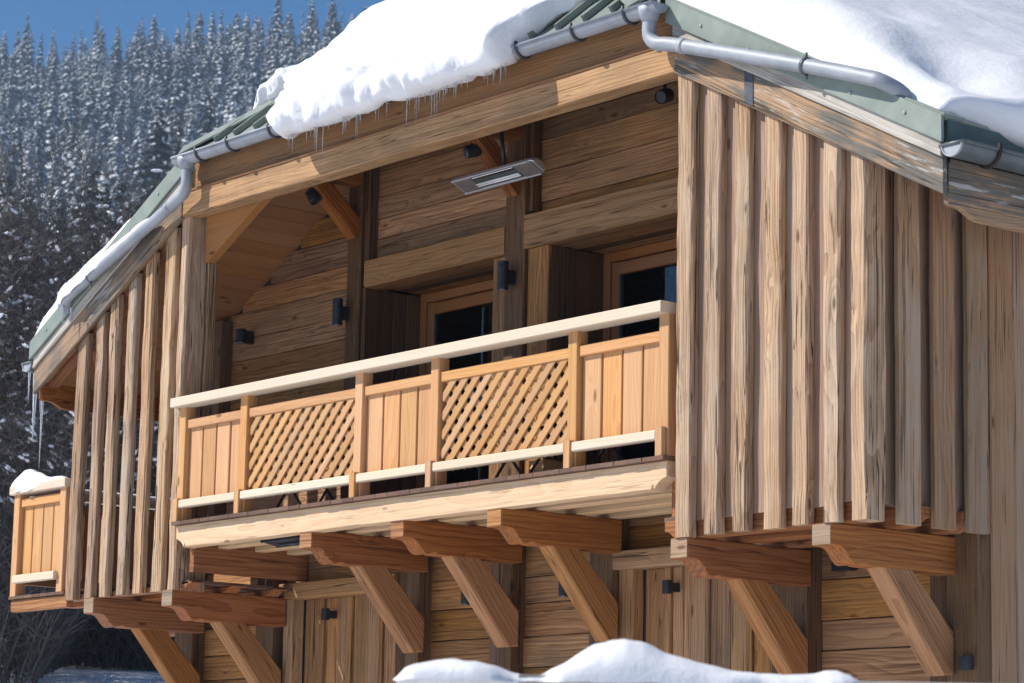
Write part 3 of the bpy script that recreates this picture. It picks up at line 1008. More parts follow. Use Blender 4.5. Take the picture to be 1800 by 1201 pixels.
# tie beams with braces from the wall posts
for xc in (-2.18, -0.05, 2.6):
    box('tie_beam', chalet, 'red', (xc - 0.085, 0.13, 2.86), (xc + 0.085, PY, 3.05), 0.01, 'y', segs=8, rough=0.006)
    if xc < 2:
        beam('tie_brace', chalet, 'red', (xc, 0.72, 2.84), (xc, PY + 0.02, 2.46), 0.13, 0.15, (0, 0.6, 0.7), 0.012, segs=10, rough=0.012)

# --- hip roof: pans, seams, ridge flashings
T = 0.84
EY, EZ = -0.10, 3.075
zp = ztop(0.0)
YA = EY + (zp - EZ) / T
hipx = lambda yv: max(0.0, 2.97 - (T * (yv - EY)) / SL)
N_h = V((0, -T, 1)).normalized()
off = 0.012
tv = [(-2.97, EY, EZ), (2.97, EY, EZ), (0, YA, zp), (-2.97, EY, EZ - 0.04), (2.97, EY, EZ - 0.04), (0, YA, zp - 0.06)]
hip = meshobj('hip_roof', tv, [(0, 1, 2), (3, 5, 4), (0, 3, 4, 1), (1, 4, 5, 2), (2, 5, 3, 0)], 'green', chalet)
box('eave_strip', hip, 'greendark', (-2.96, EY + 0.004, EZ - 0.11), (2.96, EY + 0.03, EZ - 0.042), 0.003)
x = -2.72
while x < 2.8:
    ytop = EY + (2.97 - abs(x)) * SL / T - 0.06
    if ytop > EY + 0.1:
        p0 = V((x, EY - 0.01, EZ - 0.008)) + N_h * 0.025
        p1 = V((x, ytop, EZ + T * (ytop - EY))) + N_h * 0.025
        beam('roof_seam', hip, 'green', p0, p1, 0.030, 0.05, N_h, 0.004)
    x += 0.29
for sg in (-1, 1):
    p0 = V((sg * 2.93, EY - 0.02, EZ + 0.045))
    p1 = V((0, YA, zp + 0.05))
    dh = (p1 - p0).normalized()
    for nm, inw in ((N_h, V((-sg, 0, 0))), (V((sg * SL, 0, 1)).normalized(), V((0, 1, 0)))):
        inn = (inw - dh * inw.dot(dh))
        inn = (inn - nm * inn.dot(nm)).normalized()
        beam('hip_flashing', hip, 'green', p0 + inn * 0.10 - nm * 0.012, p1 + inn * 0.10 - nm * 0.012, 0.21, 0.022, nm, 0.004)

# gutter along the hip eave
gy, gz, gr_ = -0.155, 3.005, 0.068
vs, fs = [], []
N = 14
X0, X1 = -2.93, 3.03
for xx in (X0, -1, 1, X1):
    for k in range(N + 1):
        t = math.pi * k / N
        vs.append((xx, gy - gr_ * math.cos(t), gz - gr_ * math.sin(t)))
    for k in range(N + 1):
        t = math.pi * (N - k) / N
        vs.append((xx, gy - (gr_ - 0.006) * math.cos(t), gz - (gr_ - 0.006) * math.sin(t)))
m2 = 2 * (N + 1)
for i in range(3):
    for k in range(m2):
        k2 = (k + 1) % m2
        fs.append((i * m2 + k, (i + 1) * m2 + k, (i + 1) * m2 + k2, i * m2 + k2))
hg = meshobj('hip_gutter', vs, fs, 'zinc', chalet, None, True)
for xe in (X0 - 0.003, X1 + 0.003):
    prism('gutter_end_cap', hg, 'zinc', [(-gr_ * math.cos(math.pi * k / N), -gr_ * math.sin(math.pi * k / N)) for k in range(N + 1)], 0.006, frame((xe, gy, gz), (0, 1, 0), (0, 0, 1)))
tube('gutter_bead', hg, 'zinc', [(X0, gy - gr_ - 0.004, gz), (X1, gy - gr_ - 0.004, gz)], 0.010, 8)
for xb in (-2.56, -2.10, -1.5, -0.8, 0.0, 0.8, 1.60, 2.20, 2.74):
    pts = [(xb, gy - gr_ * 1.12 * math.cos(math.pi * k / N), gz - gr_ * 1.12 * math.sin(math.pi * k / N)) for k in range(N + 1)]
    pts = [(xb, gy - gr_ * 1.1, gz + 0.03)] + pts
    tube('gutter_bracket', hg, 'bracket', pts, 0.0125, 6)

# outlets and downpipes that run along the rakes
def pipe(sg, pts):
    tube('gutter_outlet', hg, 'zinc', [(pts[0][0], gy, gz - 0.01), (pts[0][0], gy, gz - 0.05), (pts[0][0], gy, gz - 0.11)], [0.085, 0.075, 0.052], 14)
    d = tube('downpipe', chalet, 'zinc', bez(pts, 7), 0.0485, 14)
    return d


pr = pipe(1, [(2.93, gy, 2.91), (2.93, gy, 2.80), (3.0, -0.15, 2.735), (3.14, -0.14, 2.70), (3.6, -0.14, 2.553), (4.45, -0.14, 2.275), (4.9, -0.14, 2.118), (5.0, -0.13, 2.078), (5.06, -0.06, 2.03), (5.08, 0.0, 1.99)])
pl = pipe(-1, [(-2.80, gy, 2.91), (-2.79, gy, 2.80), (-2.82, -0.15, 2.72), (-2.95, -0.14, 2.665), (-3.3, -0.14, 2.545), (-4.1, -0.14, 2.285), (-4.62, -0.14, 2.115), (-4.72, -0.13, 2.07), (-4.78, -0.10, 2.02), (-4.79, -0.07, 1.97)])
for p, x, z in ((pr, 3.22, 2.675), (pl, -3.05, 2.63)):
    sgn = 1 if x > 0 else -1
    tube('pipe_collar', p, 'zinc', [(x, -0.14, z), (x + sgn * 0.05, -0.14, z - 0.016)], 0.0515, 14)
for p, x, z in ((pr, 4.38, 2.298), (pl, -4.3, 2.22)):
    tube('pipe_clamp', p, 'zincdark', [(x - 0.012, -0.14, z + 0.004), (x + 0.012, -0.14, z - 0.004)], 0.056, 14)
    tube('clamp_screw', p, 'zincdark', [(x, -0.14, z + 0.05), (x, -0.14, z + 0.085)], 0.010, 8)
    tube('clamp_screw', p, 'zincdark', [(x, -0.14, z - 0.085), (x, -0.14, z - 0.05)], 0.010, 8)

# ------------------------------------------------------------------ lamps, heaters
def lathe_local(name, parent, mat, prof, wm, n=18):
    vs, fs = [], []
    for i, (r, z) in enumerate(prof):
        for k in range(n):
            t = 2 * math.pi * k / n
            vs.append((r * math.cos(t), r * math.sin(t), z))
        if i:
            for k in range(n):
                k2 = (k + 1) % n
                fs.append(((i - 1) * n + k, (i - 1) * n + k2, i * n + k2, i * n + k))
    fs.append(tuple(range(n - 1, -1, -1)))
    fs.append(tuple((len(prof) - 1) * n + k for k in range(n)))
    o = meshobj(name, vs, fs, mat, parent, wm)
    return o


def wall_lamp(x, y, z, h, label, r=0.052, wall=PY, group=None):
    t = empty('wall_lamp', (x, y, z - h / 2))
    tag(t, label, 'lamp', group)
    lathe_local('lamp_body', t, 'black', [(r - 0.004, -h / 2), (r, -h / 2 + 0.004), (r, -h / 2 + 0.03), (r - 0.003, -h / 2 + 0.033), (r, -h / 2 + 0.036), (r, h / 2 - 0.036), (r - 0.003, h / 2 - 0.033), (r, h / 2 - 0.03), (r, h / 2 - 0.004), (r - 0.004, h / 2)], Matrix.Translation(V((x, y, z))))
    lathe_local('lamp_lens', t, 'mirror', [(r * 0.75, -0.002), (r * 0.75, 0.0)], Matrix.Translation(V((x, y, z - h / 2 - 0.0015))))
    box('lamp_mount', t, 'black', (x - 0.028, y + r - 0.01, z - 0.06), (x + 0.028, wall, z + 0.05), 0.003, 'y')
    return t


wall_lamp(-2.245, 1.02, 1.785, 0.22, 'tall black cylinder wall lamp on the post beside the sloped plank ceiling', 0.043)
wall_lamp(-0.055, 1.02, 1.775, 0.22, 'tall black cylinder wall lamp on the post between the two balcony doors', 0.043)
wall_lamp(-3.86, 1.13, 1.80, 0.12, 'short black wall lamp on dark planks under the sloped ceiling', 0.046, WY)
wall_lamp(-0.56, 1.13, -0.65, 0.125, 'short black wall lamp under the balcony between the hinged plank door and the middle bracket', 0.046, WY)
wall_lamp(0.61, 1.13, -0.65, 0.125, 'short black wall lamp under the balcony behind the brace beside the battened wall', 0.046, WY)


def box_lamp(x, y, z, label, w=0.066, h=0.095, d=0.045, wall=WY):
    t = empty('box_lamp', (x, wall, z))
    tag(t, label, 'lamp')
    box('lamp_body', t, 'black', (x - w / 2, y - d / 2, z - h / 2), (x + w / 2, y + d / 2, z + h / 2), 0.005, 'z')
    box('lamp_mount', t, 'black', (x - w / 3, y + d / 2, z - h / 3), (x + w / 3, wall + 0.02, z + h / 3), 0.003, 'y')
    return t


box_lamp(-2.50, 1.17, -0.695, 'square black box lamp on the plank door with the iron hinge')
box_lamp(1.69, 1.17, -0.70, 'square black box lamp on the plank door below the corner post of the battened wall')
box_lamp(4.55, 1.09, -1.335, 'small black box lamp on the corner post of the house', 0.085, 0.085, 0.05, PY)
box_lamp(3.42, 1.17, -0.66, 'flat black box lamp half hidden behind an outer bracket', 0.16, 0.06, 0.08)


def spot(x, y, zc, tilt, label):
    t = empty('spotlight', (x, y, zc))
    tag(t, label, 'spotlight')
    box('spot_base', t, 'black', (x - 0.05, y - 0.055, zc - 0.05), (x + 0.05, y + 0.055, zc), 0.004, 'z')
    tube('spot_arm', t, 'black', [(x, y, zc - 0.05), (x, y, zc - 0.11)], 0.014, 8)
    ax = V(tilt).normalized()
    wm = frame((x, y, zc - 0.155), ax.orthogonal(), ax)
    lathe_local('spot_head', t, 'black', [(0.030, -0.06), (0.05, -0.052), (0.052, 0.04), (0.047, 0.055), (0.044, 0.045)], wm)
    return t


spot(-2.19, 0.70, 2.86, (0.5, 0.2, -0.9), 'black spotlight hanging beside the carved brace under the sloped ceiling')
spot(-0.07, 0.70, 2.86, (0.3, 0.9, 0.3), 'black spotlight hanging above the silver heater')
spot(2.13, 0.70, 2.86, (0.2, -0.9, -0.35), 'black spotlight hanging near the corner post of the battened wall')
box('tie_beam', chalet, 'red', (2.02, 0.13, 2.86), (2.24, PY, 3.05), 0.01, 'y', segs=8, rough=0.006)


def heater(c, L, tilt, label, mount, dark=False):
    t = empty('patio_heater', c)
    tag(t, label, 'heater')
    c = V(c)
    ny = V((0, -math.sin(tilt), -math.cos(tilt)))       # face normal: down and outwards
    W, D = 0.160, 0.06
    side = V((1, 0, 0)).cross(ny)
    wm = frame(c, (1, 0, 0), -ny)
    # housing: shallow half-barrel shell, local x length, y across, z up (away from face)
    prof = []
    n = 12
    for k in range(n + 1):
        a = math.pi * k / n
        prof.append((-W / 2 * math.cos(a), D * math.sin(a)))
    vs, fs = [], []
    for i, (xx, s) in enumerate(((-L / 2, 0.82), (-L / 2 + 0.02, 1.0), (L / 2 - 0.06, 1.0), (L / 2 - 0.015, 0.9), (L / 2, 0.7))):
        for yv, zv in prof:
            vs.append((xx, yv * s, zv * s))
        vs.append((xx, W / 2 * s * 0.93, -0.004))
        vs.append((xx, -W / 2 * s * 0.93, -0.004))
    m = n + 3
    for i in range(4):
        for k in range(m):
            k2 = (k + 1) % m
            fs.append((i * m + k, i * m + k2, (i + 1) * m + k2, (i + 1) * m + k))
    fs.append(tuple(range(m - 1, -1, -1)))
    fs.append(tuple(4 * m + k for k in range(m)))
    meshobj('housing', vs, fs, 'black' if dark else 'alu', t, wm)
    # face plates, reflector, tube
    def fb(name, mat, x0, x1, y0, y1, z0, z1, ch=0.002):
        b = box(name, None, 'black' if dark else mat, (x0, y0, z0), (x1, y1, z1), ch)
        COL.objects.unlink(b)
        COL.objects.link(b)
        w2 = wm @ WM[b.name]
        b.matrix_basis = w2
        WM[b.name] = w2
        b.parent = t
        b.matrix_parent_inverse = WM[t.name].inverted()
        return b
    fb('face_plate', 'alu2', -L / 2 + 0.03, -L * 0.27, -W * 0.42, W * 0.42, -0.012, -0.005)
    fb('face_plate', 'alu2', L * 0.27, L / 2 - 0.03, -W * 0.42, W * 0.42, -0.012, -0.005)
    fb('reflector', 'zincdark', -L * 0.27, L * 0.27, -W * 0.40, W * 0.40, -0.009, -0.005)
    fb('reflector_edge', 'mirror', -L * 0.25, L * 0.25, -W * 0.38, -W * 0.24, -0.014, -0.0095)
    fb('trim_strip', 'alu', -L / 2 + 0.01, L / 2 - 0.05, -W * 0.53, -W * 0.44, -0.016, 0.014)
    fb('trim_strip', 'alu', -L / 2 + 0.01, L / 2 - 0.05, W * 0.44, W * 0.53, -0.016, 0.014)
    for dy in (0.008, 0.028):
        p0, p1 = wm @ V((-L * 0.26, dy, -0.02)), wm @ V((L * 0.26, dy, -0.02))
        tube('heating_tube', t, 'black' if dark else 'tube', [p0, p1], 0.008, 10)
    tube('mount_arm', t, 'black', [wm @ V((0.05, 0, D * 0.9)), mount], 0.016, 8)
    return t


heater((0.285, 0.68, 2.44), 0.98, math.radians(27), 'silver infrared heater bar hanging under the hip beam', (0.30, 0.68, 2.87))
heater((-1.72, 0.27, -0.215), 0.62, math.radians(10), 'dark heater bar fixed under the balcony deck', (-1.70, 0.30, -0.10), True)

# folding furniture glimpsed under the railing
def folding(name, x, y, w, d, h, label, cat, top_mat):
    t = empty(name, (x, y, 0))
    tag(t, label, cat)
    for sy in (-d / 2, d / 2):
        tube('leg', t, 'black', [(x - w / 2, y + sy, 0.012), (x + w / 2, y + sy, h - 0.02)], 0.011, 6)
        tube('leg', t, 'black', [(x + w / 2, y + sy, 0.012), (x - w / 2, y + sy, h - 0.02)], 0.011, 6)
    for sx in (-w / 2, w / 2):
        tube('foot_bar', t, 'black', [(x + sx, y - d / 2, 0.012), (x + sx, y + d / 2, 0.012)], 0.011, 6)
    k = -w / 2
    while k < w / 2 - 0.02:
        box('seat_slat', t, top_mat, (x + k, y - d / 2 - 0.02, h - 0.02), (x + k + 0.06, y + d / 2 + 0.02, h), 0.003, 'y')
        k += 0.075
    return t


folding('folding_stool', -1.72, 0.42, 0.42, 0.36, 0.45, 'black folding stool behind the lattice beside the solid end panel', 'stool', 'post')
folding('folding_table', 1.55, 0.48, 0.62, 0.5, 0.62, 'folding table on crossed legs behind the lattice near the battened wall', 'table', 'larch_pale')
folding('folding_stool', 1.02, 0.42, 0.38, 0.34, 0.42, 'black folding stool next to a folding table behind the lattice', 'stool', 'post')
box_o = box('wooden_block', None, 'rim', (1.16, 0.32, 0.003), (1.32, 0.5, 0.16), 0.006)
tag(box_o, 'small pale wooden block standing on the balcony deck behind the lattice', 'block')

# ------------------------------------------------------------------ snow
def snow_sheet(name, O, U, Vd, Nn, u0, u1, nu, lo, hi, h, over, drop, label, nv=26, amp=0.05, hi_round=0.0, seed=0.0, lump=3.0):
    O, U, Vd, Nn = V(O), V(U).normalized(), V(Vd).normalized(), V(Nn).normalized()
    vs, fs = [], []
    rows = 0
    for i in range(nu + 1):
        u = u0 + (u1 - u0) * i / nu
        L, Hh = lo(u), hi(u)
        ov, dr = over(u), drop(u)
        colp = []
        h0 = h(u, 0.0)
        k1 = 9
        colp.append((min(L + 0.25, Hh), -0.012))
        for k in range(k1 + 1):
            a = -math.pi / 2 + math.pi * k / k1
            s = (math.sin(a) + 1) / 2
            colp.append((L - ov * math.cos(a), -dr + (h0 + dr) * s))
        for k in range(1, nv + 1):
            t = (k / nv) ** 1.25
            v = L + (Hh - L) * t
            hh = h(u, v - L)
            if hi_round:
                hh *= math.sqrt(max(0.0, 1 - max(0.0, 1 - (Hh - v) / hi_round) ** 2))
            colp.append((v, hh))
        rows = len(colp)
        for k, (v, nn) in enumerate(colp):
            p = O + U * u + Vd * v + Nn * nn
            if k > 0:
                q = p * lump + V((seed, seed, 0))
                w = amp * (1.0 if k <= k1 + 2 else 0.55)
                w *= min(1.0, h0 / 0.12)
                dd = fbm(q, 4) * w + (noise.noise(p * 11) * 0.30 + noise.noise(p * 23) * 0.16) * w * (1.0 if k <= k1 + 3 else 0.6)
                dirn = (Nn - Vd * (1.2 if k <= k1 else 0.0)).normalized()
                p = p + dirn * dd
            vs.append(p)
    for i in range(nu):
        for k in range(rows - 1):
            a = i * rows + k
            fs.append((a, a + 1, a + rows + 1, a + rows))
    o = meshobj(name, vs, fs, 'snow', None, None, True)
    # make normals point outwards
    bm = bmesh.new()
    bm.from_mesh(o.data)
    bmesh.ops.recalc_face_normals(bm, faces=bm.faces)
    nsum = sum((f.normal.dot(Nn) * f.calc_area() for f in bm.faces))
    if nsum < 0:
        bmesh.ops.reverse_faces(bm, faces=bm.faces)
    bm.to_mesh(o.data)
    bm.free()
    for p in o.data.polygons:
        p.use_smooth = True
    tag(o, label, 'snow', kind='stuff')
    return o


# on the hip
Vh = V((0, 1, T)).normalized()
LEN = math.sqrt(1 + T * T)


def hip_hi(u):
    return max(0.05, (2.97 - abs(u)) * SL / T * LEN + 0.10)


HLO = [(-2.75, 0.40), (-2.35, 0.58), (-2.0, 0.66), (-1.75, 0.52), (-1.6, 0.36), (-1.48, 0.16), (-1.36, -0.06), (-1.22, -0.15), (1.52, -0.12), (1.62, 0.03), (1.75, 0.28), (1.95, 0.50), (2.2, 0.64), (2.6, 0.62)]


def hip_lo(u):
    return min(interp(u, HLO) + 0.03 * noise.noise(V((u * 6, 1, 0))), hip_hi(u) - 0.02)


def hip_h(u, d):
    b = 0.20 + 0.05 * noise.noise(V((u * 1.1, d * 1.4, 2))) + 0.11 * smoothstep(0.0, 1.6, d)
    b += 0.065 * noise.noise(V((u * 3.4 + d * 0.8, d * 0.8, 7))) * smoothstep(0.0, 0.25, d)
    e = min((u + 2.46) / 0.14, (2.62 - u) / 0.35)
    return b * math.sqrt(max(0.0, min(1.0, e)))


def hip_over(u):
    on = smoothstep(-1.42, -1.26, u) * (1 - smoothstep(1.46, 1.6, u))
    return 0.06 + on * (0.12 + 0.06 * noise.noise(V((u * 2.5, 3, 1))))


def hip_drop(u):
    on = smoothstep(-1.42, -1.26, u) * (1 - smoothstep(1.46, 1.6, u))
    return 0.0 + on * (0.10 + 0.05 * noise.noise(V((u * 3.3, 6, 1))))


snow_sheet('roof_snow', (0, EY, EZ), (1, 0, 0), Vh, N_h, -2.46, 2.62, 220, hip_lo, hip_hi, hip_h, hip_over, hip_drop,
           'thick snow overhanging the gutter on the half-hip above the balcony', amp=0.09, seed=3.1, lump=3.0)

# on the right slope (u along the eave, v up the slope)
Vr = V((-1, 0, SL)).normalized()
Nr = V((SL, 0, 1)).normalized()
SQ = math.sqrt(1 + SL * SL)


def rs_hi(u):
    yv = u
    xl = max(0.0, 2.97 - (T * max(0.0, yv - EY)) / SL) - 0.15
    return (5.43 - max(-0.05, xl)) * SQ


def rs_h(u, d):
    edge = math.sqrt(max(0.0, 1 - max(0.0, 1 - u / 0.55) ** 2))
    b = 0.36 + 0.05 * noise.noise(V((u * 0.6, d * 0.6, 12))) + 0.12 * smoothstep(0.5, 4.0, u) + 0.10 * smoothstep(1.5, 4.5, d)
    b -= 0.22 * math.exp(-((u - 0.45) / 0.30) ** 2 - ((d - 0.50) / 0.42) ** 2)
    b += 0.10 * math.exp(-((u - 1.1) / 0.4) ** 2 - ((d - 0.15) / 0.4) ** 2)
    return max(0.0, b * edge * (0.58 + 0.42 * smoothstep(-0.1, 0.75, d)))


snow_sheet('roof_snow', (5.43, 0.0, ztop(5.43)), (0, 1, 0), Vr, Nr, 0.0, 10.1, 110, lambda u: 0.02 + 0.12 * math.exp(-(u / 0.3) ** 2), rs_hi, rs_h,
           lambda u: 0.05 + 0.10 * smoothstep(0.15, 0.7, u), lambda u: 0.03 + 0.07 * smoothstep(0.2, 0.7, u), 'deep smooth snow on the roof slope above the shaded battened side', nv=46, amp=0.042, seed=8.2, lump=2.0)


def ls_h(u, d):
    edge = math.sqrt(max(0.0, 1 - max(0.0, 1 - u / 0.07) ** 2))
    return (0.30 - 0.12 * smoothstep(0.6, 2.0, d) + 0.05 * noise.noise(V((u * 2, d * 3, 22)))) * edge


snow_sheet('roof_snow', (-5.43, -0.055, ztop(5.43)), (0, 1, 0), V((1, 0, SL)), V((-SL, 0, 1)), 0.0, 10.1, 60, lambda u: 0.0, lambda u: max(0.3, rs_hi(u) - 0.6 * (1 - smoothstep(1.5, 3.0, u))), ls_h,
           lambda u: 0.08, lambda u: 0.04, 'thin snow along the roof edge above the open row of uprights', nv=40, hi_round=0.5, amp=0.04, seed=18.2, lump=3.0)


def snow_strip(name, pts, wid, hgt, label, seed=0.0, seg=12):
    """rounded snow ridge lying along a polyline; wid and hgt are functions of t"""
    vs, fs = [], []
    n = len(pts)
    m = 11
    for i, p in enumerate(pts):
        t = i / (n - 1)
        p = V(p)
        d = (V(pts[min(i + 1, n - 1)]) - V(pts[max(i - 1, 0)]))
        s = V((d.y, -d.x, 0)).normalized()
        upv = V((0, 0, 1))
        e = math.sqrt(max(0.0, 1 - (2 * t - 1) ** 8))
        for k in range(m):
            a = math.pi * (-0.12 + 1.24 * k / (m - 1))
            q = p + s * (math.cos(a) * wid(t) * 0.5 * (0.3 + 0.7 * e)) + upv * (math.sin(a) * hgt(t) * e)
            q = q + V((noise.noise(q * 9 + V((seed, 0, 0))), noise.noise(q * 9 + V((0, seed, 7))), noise.noise(q * 8 + V((3, seed, 0))))) * (0.22 * hgt(t))
            vs.append(q)
        if i:
            for k in range(m - 1):
                fs.append(((i - 1) * m + k, i * m + k, i * m + k + 1, (i - 1) * m + k + 1))
    fs.append(tuple(range(m)))
    fs.append(tuple((n - 1) * m + k for k in range(m - 1, -1, -1)))
    o = meshobj(name, vs, fs, 'snow', None, None, True)
    bm = bmesh.new()
    bm.from_mesh(o.data)
    bmesh.ops.recalc_face_normals(bm, faces=bm.faces)
    bm.to_mesh(o.data)
    bm.free()
    for p in o.data.polygons:
        p.use_smooth = True
    tag(o, label, 'snow', kind='stuff')
    return o


def lerp3(a, b, n):
    a, b = V(a), V(b)
    return [a.lerp(b, i / n) for i in range(n + 1)]


snow_strip('pipe_snow', lerp3((-3.35, -0.11, 2.575), (-4.86, -0.11, 2.045), 40), lambda t: 0.13 + 0.06 * t, lambda t: 0.05 + 0.07 * t + 0.06 * smoothstep(0.85, 0.97, t), 'snow lying along the downpipe above the open uprights', 2.0)
snow_strip('rail_snow', lerp3((-5.79, 0.04, GZ0 + 0.965), (-4.85, 0.04, GZ0 + 0.975), 30), lambda t: 0.17 - 0.05 * t, lambda t: 0.07 + 0.10 * math.exp(-((t - 0.25) / 0.25) ** 2) - 0.03 * t, 'snow cap on the corner of the gallery handrail', 5.0)
snow_strip('rail_snow', lerp3((-5.69, 0.1, GZ0 + 0.972), (-5.69, 4.6, GZ0 + 0.972), 50), lambda t: 0.14, lambda t: 0.05, 'long thin snow cap on the side handrail of the gallery', 6.0)

# icicles
iv, iff = [], []
prof = [(0.0, 0.0), (1.0, 0.0), (0.75, -0.2), (0.55, -0.45), (0.34, -0.7), (0.16, -0.9), (0.02, -1.0)]
n = 7
for i, (r, z) in enumerate(prof[1:]):
    for k in range(n):
        t = 2 * math.pi * k / n
        rr = r * (1 + 0.15 * math.sin(3 * z * 9 + k))
        iv.append((rr * math.cos(t), rr * math.sin(t), z))
    if i:
        for k in range(n):
            iff.append(((i - 1) * n + k, i * n + k, i * n + (k + 1) % n, (i - 1) * n + (k + 1) % n))
iff.append(tuple(range(n)))
iff.append(tuple(5 * n + k for k in range(n - 1, -1, -1)))
ice_me = bpy.data.meshes.new('icicle')
ice_me.from_pydata(iv, [], iff)
ice_me.polygons.foreach_set("use_smooth", [True] * len(ice_me.polygons))
ice_me.materials.append(M['ice'])


def icicle(p, L, r, label, group):
    o = bpy.data.objects.new('icicle', ice_me)
    finish(o, None, None, Matrix.Translation(V(p)) @ Matrix.Diagonal((r, r, L, 1)))
    tag(o, label, 'icicle', group)


rng = random.Random(5)
for k in range(70):
    u = rng.uniform(-1.22, 1.5)
    v = hip_lo(u) - hip_over(u) * rng.uniform(0.25, 0.75)
    p = V((0, EY, EZ)) + V((1, 0, 0)) * u + Vh * v - N_h * (hip_drop(u) * 0.75)
    L = rng.uniform(0.04, 0.13) if rng.random() < 0.8 else rng.uniform(0.15, 0.30)
    icicle((p.x, p.y, p.z + 0.035), L + 0.03, rng.uniform(0.0045, 0.0075), 'thin icicle hanging from the snow lip above the balcony', 'icicles under the roof snow')
for (dx, dy, L, r) in ((-5.56, 0.0, 0.30, 0.014), (-5.50, 0.03, 0.66, 0.03), (-5.43, 0.05, 0.40, 0.014), (-5.47, 0.25, 0.22, 0.01), (-5.39, 0.35, 0.30, 0.012), (-5.52, 0.12, 0.9, 0.018)):
    icicle((dx, dy, 1.56), L, r, 'long icicle hanging from the corner of the eave gutter', 'icicles at the gutter corner')
for dx, L in ((-4.74, 0.2), (-4.60, 0.16), (-4.83, 0.1)):
    icicle((dx, -0.15, 2.02 - (dx + 4.74) * 0.3), L, 0.012, 'small icicle hanging from the open end of the downpipe', 'icicles at the pipe end')

# ------------------------------------------------------------------ foreground: plank parapet with snow on top
FD = 9.2
fx = rt
o0 = CAMP + fw * FD + (-u2) * 0.0
def fpx(x, y, d=FD):
    dvec = fw + r2 * ((x - 900) / 4841.8) - u2 * ((y - 600.5) / 4841.8)
    return CAMP + dvec * d


pz = fpx(1100, 1197).z
c0 = fpx(690, 1197)
c1 = fpx(1560, 1197)
c0.z = c1.z = pz
parapet = empty('plank_parapet', ((c0 + c1) / 2).to_tuple()[:2] + (GZ - 1,))
tag(parapet, 'grey plank parapet capped by a board under heaped snow', 'parapet')
dd = (c1 - c0).normalized()
bk = V((-dd.y, dd.x, 0))
beam('cap_board', parapet, 'bargewhite', c0 + dd * 0.42 + bk * 0.15, c1 + dd * 0.6 + bk * 0.15, 0.30, 0.03, (0, 0, 1), 0.004)
nb = 14
for k in range(nb):
    q = c0 + dd * (0.45 + 0.16 * k) + bk * 0.12
    beam('parapet_board', parapet, 'barge', (q.x, q.y, -4.6), (q.x, q.y, pz - 0.02), 0.025, 0.15, dd, 0.004)
SP = [(690, 1199), (700, 1188), (710, 1177), (730, 1170), (765, 1164), (800, 1161), (835, 1165), (870, 1176), (900, 1187), (935, 1194), (955, 1191), (980, 1178), (1010, 1157), (1045, 1136), (1075, 1127), (1100, 1125), (1130, 1131), (1170, 1149), (1220, 1165), (1290, 1183), (1340, 1191), (1375, 1190), (1400, 1193), (1425, 1196), (1440, 1190), (1455, 1186), (1478, 1185), (1495, 1192), (1510, 1199)]
vs, fs = [], []
n = 120
m = 15
for i in range(n + 1):
    x = 690 + (1510 - 690) * i / n
    y = interp(x, SP) - 11
    if 705 < x < 1500:
        y = min(y, 1180)
    base = c0.lerp(c1, (x - 690) / (1560 - 690)) + bk * 0.15
    H = max(0.004, fpx(x, y).z - pz + 0.006)
    for k in range(m):
        a = math.pi * k / (m - 1)
        w = 0.10 + 0.12 * min(1, H / 0.06)
        q = base + bk * (-math.cos(a) * w) + V((0, 0, 1)) * (H * math.sin(a) ** 0.8 - 0.012)
        q = q + V((0, 0, 1)) * (0.008 * noise.noise(q * 12))
        vs.append(q)
    if i:
        for k in range(m - 1):
            fs.append(((i - 1) * m + k, i * m + k, i * m + k + 1, (i - 1) * m + k + 1))
o = meshobj('parapet_snow', vs, fs, 'snow', None, None, True)
tag(o, 'rounded heaps of snow lying on the plank parapet', 'snow', kind='stuff')

